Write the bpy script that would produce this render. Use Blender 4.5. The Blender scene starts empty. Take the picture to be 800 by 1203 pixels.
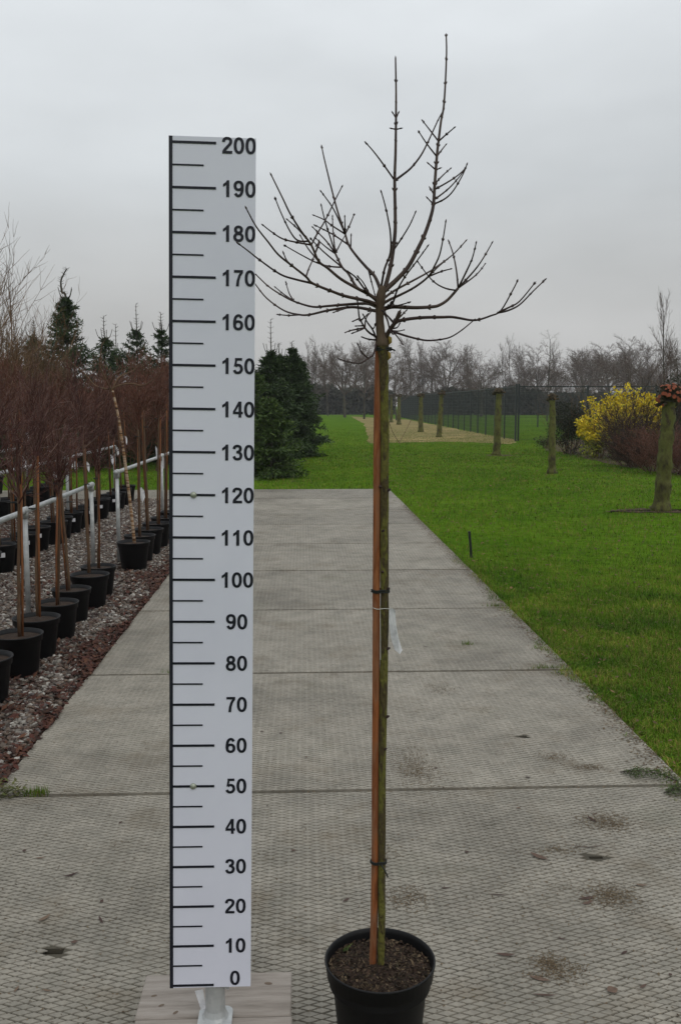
import bpy, math, random
import numpy as np
from mathutils import Vector, Matrix

R = math.radians
scene = bpy.context.scene
col = scene.collection

# ------------------------------------------------------------------ camera
CAMH, PITCH, YAW, FPX = 1.65, 0.1165, R(2.30), 1090.4      # eye height, tilt down, turn right, focal length in px of an 800x1203 frame
cd = bpy.data.cameras.new('camera')
cd.sensor_fit = 'VERTICAL'; cd.sensor_height = 24.0; cd.lens = 24.0 * FPX / 1203.0
cd.clip_start = 0.05; cd.clip_end = 5000
cam = bpy.data.objects.new('camera', cd); col.objects.link(cam)
cam.location = (0, 0, CAMH); cam.rotation_euler = (math.pi/2 - PITCH, 0, -YAW)
scene.camera = cam

# ------------------------------------------------------------------ sky (overcast)
SUN_EL, SUN_ROT = R(48), R(150)
world = bpy.data.worlds.new('World'); scene.world = world; world.use_nodes = True
nt = world.node_tree; nt.nodes.clear()
def wn(t, **k):
    n = nt.nodes.new(t)
    for a, b in k.items(): setattr(n, a, b)
    return n
wo = wn('ShaderNodeOutputWorld'); bg = wn('ShaderNodeBackground')
sky = wn('ShaderNodeTexSky', sky_type='NISHITA'); sky.sun_disc = False
sky.sun_elevation = SUN_EL; sky.sun_rotation = SUN_ROT; sky.air_density = 2.0; sky.dust_density = 6.0
tc = wn('ShaderNodeTexCoord'); sp = wn('ShaderNodeSeparateXYZ')
nt.links.new(tc.outputs['Generated'], sp.inputs[0])
mx = wn('ShaderNodeMath', operation='MAXIMUM'); mx.inputs[1].default_value = 0.0
nt.links.new(sp.outputs['Z'], mx.inputs[0])
gr = wn('ShaderNodeMapRange'); gr.inputs['From Min'].default_value = 0; gr.inputs['From Max'].default_value = 1
gr.inputs['To Min'].default_value = 4.85; gr.inputs['To Max'].default_value = 13.4      # an overcast sky is brightest overhead
nt.links.new(mx.outputs[0], gr.inputs['Value'])
mp = wn('ShaderNodeMapping'); mp.inputs['Scale'].default_value = (1.3, 1.3, 3.6); mp.inputs['Location'].default_value = (0.35, 0.2, 0.1)
nt.links.new(tc.outputs['Generated'], mp.inputs[0])
nz = wn('ShaderNodeTexNoise'); nz.inputs['Scale'].default_value = 1.7; nz.inputs['Detail'].default_value = 4; nz.inputs['Roughness'].default_value = 0.5
nt.links.new(mp.outputs[0], nz.inputs['Vector'])
nr = wn('ShaderNodeMapRange'); nr.inputs['From Min'].default_value = 0.3; nr.inputs['From Max'].default_value = 0.7
nr.inputs['To Min'].default_value = 0.87; nr.inputs['To Max'].default_value = 1.13
nt.links.new(nz.outputs['Fac'], nr.inputs['Value'])
ml = wn('ShaderNodeMath', operation='MULTIPLY')
nt.links.new(gr.outputs[0], ml.inputs[0]); nt.links.new(nr.outputs[0], ml.inputs[1])
tint = wn('ShaderNodeValToRGB')
tint.color_ramp.elements[0].position = 0.0; tint.color_ramp.elements[0].color = (1.005, 0.995, 0.98, 1)
tint.color_ramp.elements[1].position = 0.22; tint.color_ramp.elements[1].color = (0.955, 1.0, 1.035, 1)
nt.links.new(mx.outputs[0], tint.inputs[0])
vm = wn('ShaderNodeVectorMath', operation='SCALE')
nt.links.new(tint.outputs[0], vm.inputs[0]); nt.links.new(ml.outputs[0], vm.inputs['Scale'])
mixs = wn('ShaderNodeMix', data_type='RGBA'); mixs.inputs['Factor'].default_value = 0.93
nt.links.new(sky.outputs[0], mixs.inputs['A']); nt.links.new(vm.outputs[0], mixs.inputs['B'])
nt.links.new(mixs.outputs['Result'], bg.inputs['Color']); bg.inputs['Strength'].default_value = 0.1
nt.links.new(bg.outputs[0], wo.inputs[0])

# ------------------------------------------------------------------ sun behind the cloud
sd = bpy.data.lights.new('sun', 'SUN'); sd.energy = 0.5; sd.angle = R(60); sd.color = (1.0, 0.96, 0.9)
so = bpy.data.objects.new('sun', sd); col.objects.link(so)
sv = Vector((math.sin(SUN_ROT)*math.cos(SUN_EL), math.cos(SUN_ROT)*math.cos(SUN_EL), math.sin(SUN_EL)))
so.location = sv*30; so.rotation_euler = sv.to_track_quat('Z', 'Y').to_euler()

vs = scene.view_settings
vs.view_transform = 'Standard'; vs.look = 'None'; vs.exposure = 0.0; vs.gamma = 1.0; vs.use_curve_mapping = False

# ================================================================== helpers
CM = cam.rotation_euler.to_matrix()
def ray(px, py): return CM @ Vector(((px-400)/FPX, (601.5-py)/FPX, -1.0))
def P(px, py, Y):                       # the point of the place seen at that spot of the photograph, Y metres down the path
    d = ray(px, py); t = Y/d.y
    return Vector((d.x*t, Y, CAMH + d.z*t))
def G(px, py, z=0.0):                   # the same on the ground
    d = ray(px, py); t = (z-CAMH)/d.z
    return Vector((d.x*t, d.y*t, z))

class MB:
    def __init__(s): s.v = []; s.f = []; s.n = 0
    def add(s, V, F_, mi=0):
        V = np.asarray(V, dtype=np.float64).reshape(-1, 3); F_ = np.asarray(F_, dtype=np.int64)
        s.v.append(V); s.f.append((F_ + s.n, mi)); s.n += len(V); return s
    def box(s, x0, x1, y0, y1, z0, z1, mi=0):
        V = [(x, y, z) for z in (z0, z1) for y in (y0, y1) for x in (x0, x1)]
        return s.add(V, [(0,2,3,1),(4,5,7,6),(0,1,5,4),(2,6,7,3),(0,4,6,2),(1,3,7,5)], mi)
    def tube(s, pts, rad, n=8, mi=0, cap=True, jitter=0, rng=None):
        pts = [Vector(p) for p in pts]; m = len(pts)
        if not hasattr(rad, '__len__'): rad = [rad]*m
        t0 = (pts[1]-pts[0]).normalized()
        u = t0.cross(Vector((0.3, 1, 0.2)));  u = u.normalized() if u.length > 1e-3 else t0.cross(Vector((1,0,0))).normalized()
        V = []
        for i, p in enumerate(pts):
            t = (pts[min(i+1, m-1)] - pts[max(i-1, 0)]).normalized()
            u = (u - t*u.dot(t)).normalized(); w = t.cross(u)
            for k in range(n):
                a = 2*math.pi*k/n; r = rad[i]
                if jitter: r *= 1 + rng.uniform(-jitter, jitter)
                V.append(p + u*(r*math.cos(a)) + w*(r*math.sin(a)))
        Fq = [(i*n+k, i*n+(k+1) % n, (i+1)*n+(k+1) % n, (i+1)*n+k) for i in range(m-1) for k in range(n)]
        s.add([tuple(x) for x in V], Fq, mi)
        if cap:
            s.f.append((np.array([list(range(n))[::-1]]) + s.n - m*n, mi))
            s.f.append((np.array([[(m-1)*n+k for k in range(n)]]) + s.n - m*n, mi))
        return s
    def lathe(s, prof, n=24, c=(0,0,0), mi=0, capb=False, capt=False):
        V = [(c[0]+r*math.cos(2*math.pi*k/n), c[1]+r*math.sin(2*math.pi*k/n), c[2]+z) for r, z in prof for k in range(n)]
        m = len(prof)
        Fq = [(i*n+k, i*n+(k+1) % n, (i+1)*n+(k+1) % n, (i+1)*n+k) for i in range(m-1) for k in range(n)]
        s.add(V, Fq, mi)
        if capb: s.f.append((np.array([list(range(n))[::-1]]) + s.n - m*n, mi))
        if capt: s.f.append((np.array([[(m-1)*n+k for k in range(n)]]) + s.n - m*n, mi))
        return s
    def cones(s, segs, n=3, mi=0):      # many straight tapered twigs at once: (p, q, r0, r1)
        if not segs: return s
        A = np.array([tuple(a) for a, b, c, d in segs]); B = np.array([tuple(b) for a, b, c, d in segs])
        r0 = np.array([c for a, b, c, d in segs]); r1 = np.array([d for a, b, c, d in segs])
        t = B-A; t /= np.linalg.norm(t, axis=1)[:, None] + 1e-12
        ref = np.where(np.abs(t[:, 2:3]) < 0.9, np.array([[0,0,1.0]]), np.array([[1.0,0,0]]))
        u = np.cross(t, ref); u /= np.linalg.norm(u, axis=1)[:, None] + 1e-12
        w = np.cross(t, u)
        V = np.zeros((len(A), 2*n, 3))
        for k in range(n):
            a = 2*math.pi*k/n; d = u*math.cos(a) + w*math.sin(a)
            V[:, k] = A + d*r0[:, None]; V[:, n+k] = B + d*r1[:, None]
        base = np.arange(len(A))[:, None, None]*2*n
        q = np.array([(k, (k+1) % n, n+(k+1) % n, n+k) for k in range(n)])[None]
        return s.add(V.reshape(-1, 3), (base+q).reshape(-1, 4), mi)
    def blades(s, base, d, wd, mi=0):   # single triangles: base point, tip vector, half-width vector
        V = np.stack([base-wd, base+wd, base+d], 1)
        return s.add(V.reshape(-1, 3), np.arange(len(base)*3).reshape(-1, 3), mi)
    def leaves(s, c, d, wd, mi=0):      # pointed four-cornered leaves
        V = np.stack([c, c+d*0.45+wd, c+d, c+d*0.45-wd], 1)
        return s.add(V.reshape(-1, 3), np.arange(len(c)*4).reshape(-1, 4), mi)
    def mesh(s, name, mats, smooth=False):
        me = bpy.data.meshes.new(name)
        V = np.concatenate(s.v); tot = []; idx = []; mi = []
        for F_, m in s.f:
            tot.append(np.full(len(F_), F_.shape[1])); idx.append(F_.reshape(-1)); mi.append(np.full(len(F_), m))
        tot = np.concatenate(tot).astype(np.int32); idx = np.concatenate(idx).astype(np.int32); mi = np.concatenate(mi).astype(np.int32)
        me.vertices.add(len(V)); me.vertices.foreach_set('co', V.astype(np.float32).reshape(-1))
        me.loops.add(len(idx)); me.loops.foreach_set('vertex_index', idx)
        st = np.concatenate([[0], np.cumsum(tot)[:-1]]).astype(np.int32)
        me.polygons.add(len(tot)); me.polygons.foreach_set('loop_start', st); me.polygons.foreach_set('loop_total', tot)
        me.polygons.foreach_set('material_index', mi)
        me.polygons.foreach_set('use_smooth', np.full(len(tot), smooth))
        me.update(calc_edges=True)
        for m in (mats if isinstance(mats, (list, tuple)) else [mats]): me.materials.append(m)
        return me
    def build(s, name, mats, parent=None, smooth=False):
        return link(name, s.mesh(name, mats, smooth), parent)

def link(name, me, parent=None):
    o = bpy.data.objects.new(name, me); col.objects.link(o)
    if parent is not None: o.parent = parent
    return o
def tag(o, label=None, cat=None, group=None, kind=None):
    if label: o['label'] = label
    if cat: o['category'] = cat
    if group: o['group'] = group
    if kind: o['kind'] = kind
    return o
def empty(name, loc=(0,0,0), rz=0):
    o = bpy.data.objects.new(name, None); col.objects.link(o); o.location = loc; o.rotation_euler = (0, 0, rz); o.empty_display_size = 0.1
    return o
def copy_tree(o, parent=None):
    c = o.copy(); col.objects.link(c); c.parent = parent
    for ch in list(o.children): copy_tree(ch, c)
    return c
def cr(pts, k=4):                       # smooth curve through points
    pts = [Vector(p) for p in pts]
    if len(pts) < 3: return [pts[0].lerp(pts[1], i/k) for i in range(k+1)]
    out = []
    for i in range(len(pts)-1):
        p0 = pts[max(i-1,0)]; p1 = pts[i]; p2 = pts[i+1]; p3 = pts[min(i+2, len(pts)-1)]
        for j in range(k):
            t = j/k
            out.append(0.5*((2*p1) + (p2-p0)*t + (2*p0-5*p1+4*p2-p3)*t*t + (3*p1-p0-3*p2+p3)*t**3))
    out.append(pts[-1]); return out

# ------------------------------------------------------------------ materials
def mat(name, cols, scale=6, rough=0.85, bump=0.0, bscale=None, island=0.0, objrand=0.0, stretch=None, spec=0.25, metal=0.0, detail=5, ramp=(0.3, 0.7), trans=None, hue=0.0, patch=0.0):
    m = bpy.data.materials.new(name); m.use_nodes = True; t = m.node_tree; N = t.nodes; L = t.links
    b = N['Principled BSDF']; b.inputs['Roughness'].default_value = rough; b.inputs['Metallic'].default_value = metal
    b.inputs['Specular IOR Level'].default_value = spec
    c = N.new('ShaderNodeTexCoord'); vec = c.outputs['Object']
    if stretch:
        mpn = N.new('ShaderNodeMapping'); mpn.inputs['Scale'].default_value = stretch; L.new(vec, mpn.inputs[0]); vec = mpn.outputs[0]
    n = N.new('ShaderNodeTexNoise'); n.inputs['Scale'].default_value = scale; n.inputs['Detail'].default_value = detail; n.inputs['Roughness'].default_value = 0.6
    L.new(vec, n.inputs['Vector'])
    r = N.new('ShaderNodeValToRGB'); e = r.color_ramp.elements
    k = len(cols)
    while len(e) < k: e.new(0.5)
    for i, cc in enumerate(cols):
        e[i].position = ramp[0] + (ramp[1]-ramp[0])*i/max(1, k-1); e[i].color = (*cc, 1)
    fac = n.outputs['Fac']
    if island >= 1:                     # each stone, leaf or blade takes a colour of its own
        g = N.new('ShaderNodeNewGeometry'); L.new(g.outputs['Random Per Island'], r.inputs[0])
        for i in range(k): e[i].position = i/max(1, k-1)
    else: L.new(fac, r.inputs[0])
    out = r.outputs[0]
    if 0 < island < 1 or objrand or hue:
        h = N.new('ShaderNodeHueSaturation'); L.new(out, h.inputs['Color']); out = h.outputs[0]
        if 0 < island < 1:
            g = N.new('ShaderNodeNewGeometry'); src = g.outputs['Random Per Island']; amp = island
        else:
            g = N.new('ShaderNodeObjectInfo'); src = g.outputs['Random']; amp = objrand
        mr = N.new('ShaderNodeMapRange'); mr.inputs['To Min'].default_value = 1-amp; mr.inputs['To Max'].default_value = 1+amp
        L.new(src, mr.inputs['Value']); L.new(mr.outputs[0], h.inputs['Value'])
        if hue:
            m2 = N.new('ShaderNodeMapRange'); m2.inputs['To Min'].default_value = 0.5-hue; m2.inputs['To Max'].default_value = 0.5+hue
            L.new(src, m2.inputs['Value']); L.new(m2.outputs[0], h.inputs['Hue'])
    if patch:                           # tracts of fresher and wearier growth
        pn = N.new('ShaderNodeTexNoise'); pn.inputs['Scale'].default_value = patch; pn.inputs['Detail'].default_value = 6; pn.inputs['Roughness'].default_value = .65; L.new(vec, pn.inputs['Vector'])
        pr = N.new('ShaderNodeValToRGB'); L.new(pn.outputs['Fac'], pr.inputs[0]); q = pr.color_ramp.elements
        q[0].position = .38; q[0].color = (.52, .62, .7, 1); q[1].position = .62; q[1].color = (1.55, 1.22, 1.3, 1)
        pm = N.new('ShaderNodeMix'); pm.data_type = 'RGBA'; pm.blend_type = 'MULTIPLY'; pm.inputs['Factor'].default_value = 1
        L.new(out, pm.inputs['A']); L.new(pr.outputs[0], pm.inputs['B']); out = pm.outputs['Result']
    L.new(out, b.inputs['Base Color'])
    if bump:
        n2 = N.new('ShaderNodeTexNoise'); n2.inputs['Scale'].default_value = bscale or scale*4; n2.inputs['Detail'].default_value = 4
        L.new(vec, n2.inputs['Vector'])
        bp = N.new('ShaderNodeBump'); bp.inputs['Strength'].default_value = bump; bp.inputs['Distance'].default_value = 0.01
        L.new(n2.outputs['Fac'], bp.inputs['Height']); L.new(bp.outputs[0], b.inputs['Normal'])
    if trans:
        b.inputs['Transmission Weight'].default_value = 0
        b.inputs['Subsurface Weight'].default_value = 0
    return m

def lawn_material():                    # mown grass: fine grain, tufts and wide patches of wear
    m = bpy.data.materials.new('lawn'); m.use_nodes = True; t = m.node_tree; N = t.nodes; L = t.links
    b = N['Principled BSDF']; b.inputs['Roughness'].default_value = 0.9; b.inputs['Specular IOR Level'].default_value = 0.0
    c = N.new('ShaderNodeTexCoord')
    def noise(s, d):
        n = N.new('ShaderNodeTexNoise'); n.inputs['Scale'].default_value = s; n.inputs['Detail'].default_value = d; n.inputs['Roughness'].default_value = 0.65
        L.new(c.outputs['Object'], n.inputs['Vector']); return n.outputs['Fac']
    r1 = N.new('ShaderNodeValToRGB'); L.new(noise(0.35, 6), r1.inputs[0])
    e = r1.color_ramp.elements; e[0].position = .3; e[0].color = (.044, .104, .007, 1); e[1].position = .7; e[1].color = (.090, .165, .012, 1)
    r2 = N.new('ShaderNodeValToRGB'); L.new(noise(9, 7), r2.inputs[0])
    e = r2.color_ramp.elements; e[0].position = .3; e[0].color = (.55, .55, .5, 1); e[1].position = .68; e[1].color = (1.3, 1.25, 1.3, 1)
    mu = N.new('ShaderNodeMix'); mu.data_type = 'RGBA'; mu.blend_type = 'MULTIPLY'; mu.inputs['Factor'].default_value = 1
    L.new(r1.outputs[0], mu.inputs['A']); L.new(r2.outputs[0], mu.inputs['B'])
    r3 = N.new('ShaderNodeValToRGB'); L.new(noise(1.6, 6), r3.inputs[0])
    e = r3.color_ramp.elements; e[0].position = .58; e[0].color = (0, 0, 0, 1); e[1].position = .78; e[1].color = (.6, .6, .6, 1)
    mi = N.new('ShaderNodeMix'); mi.data_type = 'RGBA'; L.new(r3.outputs[0], mi.inputs['Factor'])
    L.new(mu.outputs['Result'], mi.inputs['A']); mi.inputs['B'].default_value = (.12, .105, .02, 1)
    L.new(mi.outputs['Result'], b.inputs['Base Color'])
    bp = N.new('ShaderNodeBump'); bp.inputs['Strength'].default_value = .6; bp.inputs['Distance'].default_value = .03
    L.new(noise(40, 3), bp.inputs['Height']); L.new(bp.outputs[0], b.inputs['Normal'])
    return m

def concrete_material():
    m = bpy.data.materials.new('concrete'); m.use_nodes = True; t = m.node_tree; N = t.nodes; L = t.links
    b = N['Principled BSDF']; b.inputs['Roughness'].default_value = 0.62; b.inputs['Specular IOR Level'].default_value = 0.35
    geo = N.new('ShaderNodeNewGeometry'); vec = geo.outputs['Position']
    def noise(s, d, rr=.6):
        n = N.new('ShaderNodeTexNoise'); n.inputs['Scale'].default_value = s; n.inputs['Detail'].default_value = d; n.inputs['Roughness'].default_value = rr
        L.new(vec, n.inputs['Vector']); return n.outputs['Fac']
    def ramp(src, *els):
        r = N.new('ShaderNodeValToRGB'); L.new(src, r.inputs[0]); e = r.color_ramp.elements
        while len(e) < len(els): e.new(.5)
        for q, (p, c_) in zip(e, els): q.position = p; q.color = (*c_, 1)
        return r.outputs[0]
    def mix(a, bb, mode='MULTIPLY', fac=1.0):
        x = N.new('ShaderNodeMix'); x.data_type = 'RGBA'; x.blend_type = mode
        if isinstance(fac, float): x.inputs['Factor'].default_value = fac
        else: L.new(fac, x.inputs['Factor'])
        L.new(a, x.inputs['A'])
        if isinstance(bb, tuple): x.inputs['B'].default_value = (*bb, 1)
        else: L.new(bb, x.inputs['B'])
        return x.outputs['Result']
    base = ramp(noise(1.1, 7), (.28, (.158, .143, .118)), (.48, (.240, .220, .184)), (.66, (.270, .248, .209)), (.80, (.320, .296, .252)))
    c1 = mix(base, ramp(noise(55, 4), (.3, (.80, .80, .80)), (.7, (1.14, 1.14, 1.14))))
    c2 = mix(c1, ramp(noise(6, 6, .7), (.33, (.76, .76, .74)), (.62, (1.10, 1.09, 1.07))))
    oi = N.new('ShaderNodeObjectInfo')
    mr = N.new('ShaderNodeMapRange'); mr.inputs['To Min'].default_value = .86; mr.inputs['To Max'].default_value = 1.08; L.new(oi.outputs['Random'], mr.inputs['Value'])
    hs = N.new('ShaderNodeHueSaturation'); L.new(c2, hs.inputs['Color']); L.new(mr.outputs[0], hs.inputs['Value'])
    # brown and green blotches of tracked-in soil and algae
    spot = ramp(noise(2.3, 8, .72), (.53, (0, 0, 0)), (.70, (.66, .66, .66)))
    c3 = mix(hs.outputs[0], (.128, .100, .064), 'MIX', spot)
    alg = ramp(noise(.9, 6, .7), (.55, (0, 0, 0)), (.8, (.35, .35, .35)))
    c4 = mix(c3, (.105, .115, .062), 'MIX', alg)
    L.new(c4, b.inputs['Base Color'])
    bp = N.new('ShaderNodeBump'); bp.inputs['Strength'].default_value = .35; bp.inputs['Distance'].default_value = .004
    L.new(noise(170, 4), bp.inputs['Height']); L.new(bp.outputs[0], b.inputs['Normal'])
    return m

M = {}
M['lawn'] = lawn_material()
M['concrete'] = concrete_material()
M['groove'] = mat('groove_dirt', [(.026, .023, .016), (.070, .062, .046), (.18, .163, .130)], scale=2.6, rough=.95, detail=8, ramp=(.3, .70))
M['joint'] = mat('joint_soil', [(.008, .008, .005), (.016, .016, .008), (.028, .034, .010)], scale=8, rough=1)
M['gravel_bed'] = mat('gravel_bed', [(.05, .035, .025), (.11, .08, .06), (.17, .14, .11)], scale=14, rough=1, bump=.8, bscale=60)
M['stones'] = mat('pebbles', [(.035, .026, .02), (.24, .22, .19), (.08, .062, .05), (.42, .40, .36), (.06, .035, .026), (.17, .13, .10), (.12, .11, .105), (.045, .02, .015), (.13, .095, .07), (.07, .055, .045), (.05, .022, .016)], island=1, rough=.7)
M['litter'] = mat('dead_leaves', [(.022, .009, .006), (.070, .022, .014), (.036, .014, .010), (.10, .042, .022), (.018, .010, .008)], island=1, rough=.8)
M['crumb'] = mat('crumbs', [(.045, .030, .018), (.125, .088, .050), (.080, .054, .032), (.16, .120, .07), (.055, .042, .024)], island=1, rough=.9)
M['grass'] = mat('grass_blade', [(.046, .122, .010), (.088, .180, .016), (.062, .147, .012), (.130, .202, .025), (.050, .128, .011), (.19, .18, .055), (.13, .11, .04)], island=1, rough=.8, spec=0.0, patch=1.7)
M['straw'] = mat('straw', [(.20, .135, .05), (.30, .21, .085), (.12, .085, .035), (.14, .13, .035)], island=1, rough=.9)
M['straw_bed'] = mat('straw_bed', [(.08, .11, .016), (.20, .145, .050), (.13, .115, .026), (.28, .205, .080), (.15, .10, .036)], scale=.45, rough=1, detail=8)
M['mulch'] = mat('mulch', [(.022, .013, .009), (.05, .027, .016), (.09, .05, .03)], scale=7, rough=1)
M['ruler'] = mat('ruler_white', [(.54, .55, .64), (.60, .61, .70), (.57, .58, .675)], scale=1.6, rough=.38, spec=.4)
M['print'] = mat('ruler_print', [(.008, .009, .016), (.012, .013, .02)], scale=3, rough=.4)
M['zinc'] = mat('galvanised', [(.26, .27, .27), (.38, .39, .39), (.48, .49, .48)], scale=14, rough=.45, metal=.35, spec=.5)
M['bolt'] = mat('bolt', [(.26, .28, .22), (.36, .38, .32)], scale=60, rough=.4, metal=.6)
M['plank'] = mat('plank', [(.155, .133, .113), (.225, .197, .171), (.285, .255, .226)], scale=5, rough=.8, stretch=(1.2, 9, 9), bump=.3, bscale=14, objrand=.08)
M['bearer'] = mat('bearer', [(.13, .09, .065), (.2, .15, .11)], scale=6, rough=.85, stretch=(14, 1.2, 14))
M['knot'] = mat('knot', [(.10, .072, .052), (.14, .105, .078)], scale=30, rough=.8)
M['pot'] = mat('pot_plastic', [(.0035, .0035, .004), (.006, .006, .0065)], scale=9, rough=.5, spec=.22, bump=.05, bscale=30)
M['oldpot'] = mat('pot_black', [(.004, .004, .0045), (.008, .008, .009)], scale=7, rough=.55, spec=.22, objrand=.25)
M['soil'] = mat('potting_soil', [(.014, .009, .006), (.032, .020, .014), (.055, .036, .023)], scale=30, rough=1, bump=.8, bscale=90)
M['bark'] = mat('mossy_bark', [(.024, .017, .010), (.075, .060, .020), (.050, .036, .018), (.115, .110, .022), (.085, .075, .022), (.045, .030, .016)], scale=10, rough=.85, stretch=(3, 3, 1.2), bump=.9, bscale=60, detail=7)
M['barktop'] = mat('brown_bark', [(.050, .034, .022), (.085, .058, .038), (.12, .088, .06)], scale=9, rough=.8, stretch=(4, 4, 1), bump=.3, bscale=60)
M['twig'] = mat('twig_bark', [(.014, .008, .008), (.030, .016, .014), (.048, .028, .022)], scale=18, rough=.6, spec=.3)
M['stake'] = mat('stake_wood', [(.13, .040, .012), (.25, .082, .026), (.20, .088, .042), (.16, .048, .015), (.26, .10, .036)], scale=2.2, rough=.75, stretch=(10, 10, 1.4), bump=.35, bscale=14, detail=7, ramp=(.39, .62))
M['tie'] = mat('tie', [(.010, .011, .010), (.02, .022, .018)], scale=20, rough=.6)
M['tagw'] = mat('plastic_tag', [(.42, .42, .45), (.62, .62, .64), (.72, .72, .74)], scale=26, rough=.35, spec=.5)
M['tagg'] = mat('grey_tag', [(.14, .14, .15), (.42, .42, .44), (.54, .54, .56), (.60, .60, .62)], scale=40, rough=.4)
M['string'] = mat('string', [(.40, .39, .35), (.5, .49, .45)], scale=10)
M['wax'] = mat('wax', [(.20, .13, .03), (.34, .25, .06)], scale=20, rough=.5)
M['trunk2'] = mat('young_trunk', [(.05, .030, .020), (.10, .058, .034), (.075, .055, .030)], scale=9, rough=.85, stretch=(4, 4, 1), objrand=.25)
M['stake2'] = mat('orange_stake', [(.085, .030, .012), (.18, .070, .025), (.11, .040, .016), (.07, .042, .026)], scale=5, rough=.8, stretch=(6, 6, 1), objrand=.25)
M['purple'] = mat('purple_twigs', [(.032, .011, .009), (.078, .026, .020), (.044, .015, .012), (.105, .044, .034), (.036, .013, .011), (.16, .10, .08), (.060, .020, .016)], island=1, rough=.7)
M['redtwig'] = mat('red_twigs', [(.070, .026, .018), (.125, .050, .034), (.092, .034, .024), (.16, .08, .05), (.06, .03, .022)], island=1, rough=.8)
M['browntwig'] = mat('brown_twigs', [(.06, .034, .018), (.13, .075, .038), (.085, .05, .026), (.17, .115, .065)], island=1, rough=.8)
M['darktwig'] = mat('dark_brown_twigs', [(.020, .013, .010), (.045, .028, .020), (.030, .018, .013), (.075, .048, .034)], island=1, rough=.85)
M['greytwig'] = mat('grey_twigs', [(.055, .036, .028), (.095, .066, .052), (.072, .050, .040), (.13, .098, .08)], island=1, rough=.85)
M['greytrunk'] = mat('grey_trunk', [(.04, .036, .026), (.075, .068, .05)], scale=3, rough=.9, objrand=.2)
M['moss'] = mat('pollard_bark', [(.034, .028, .014), (.068, .066, .019), (.092, .098, .025), (.045, .034, .02)], scale=6, rough=.95, bump=1.0, bscale=30, detail=8, objrand=.12, stretch=(1, 1, .6), ramp=(.36, .64))
M['pollard'] = mat('pollard_knob', [(.03, .022, .014), (.07, .055, .03)], scale=14, rough=.95, bump=.6, bscale=40)
M['cut'] = mat('cut_wood', [(.05, .012, .008), (.20, .052, .022), (.10, .024, .012)], scale=16, rough=.8)
M['needle'] = mat('needles', [(.014, .030, .009), (.032, .058, .015), (.022, .042, .012), (.050, .078, .020)], island=1, rough=.7)
M['needle2'] = mat('light_needles', [(.024, .048, .011), (.054, .092, .018), (.036, .066, .014), (.085, .125, .026)], island=1, rough=.7)
M['darkleaf'] = mat('dark_leaves', [(.012, .018, .010), (.026, .036, .016), (.034, .030, .018), (.018, .022, .012)], island=1, rough=.7)
M['hedge'] = mat('hedge_leaves', [(.016, .018, .012), (.034, .034, .022), (.05, .042, .03), (.024, .03, .018)], island=1, rough=.85)
M['yellow'] = mat('yellow_leaves', [(.52, .37, .009), (.68, .50, .014), (.40, .34, .013), (.72, .55, .022), (.24, .27, .02)], island=1, rough=.6)
M['limeleaf'] = mat('lime_leaves', [(.13, .17, .022), (.26, .28, .03), (.38, .36, .04), (.09, .13, .02)], island=1, rough=.6)
M['fence'] = mat('fence_steel', [(.010, .016, .015), (.016, .024, .022)], scale=4, rough=.5, spec=.4)
M['lamp'] = mat('garden_lamp', [(.05, .052, .05), (.08, .082, .08)], scale=6, rough=.5, metal=.3)
M['lampw'] = mat('lamp_glass', [(.45, .46, .46), (.55, .56, .56)], scale=6, rough=.3)
M['leafbrown'] = mat('fallen_leaf', [(.07, .045, .035), (.12, .075, .055)], scale=30, rough=.8, objrand=.5, hue=.02)
M['feather'] = mat('bird', [(.03, .03, .03), (.06, .06, .06)], scale=20)

# ================================================================== the setting
X0, X1, J0, JS, YEND = -1.312, 1.665, 3.8115, 1.766, 3.8115+1.766*8
g = MB(); S_ = 480
xs = [-S_, -60, -20, 20, 60, S_]; ys = [-60, -5, 30, 90, 260, S_]
g.add([(x, y, -0.03) for y in ys for x in xs], [(j*6+i, j*6+i+1, (j+1)*6+i+1, (j+1)*6+i) for j in range(5) for i in range(5)])
tag(g.build('lawn', M['lawn']), kind='structure')
tag(MB().box(X0+.01, X1-.01, 0.2, YEND-.01, -0.2, -0.026).build('joint_soil', M['joint']), kind='structure')

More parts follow.
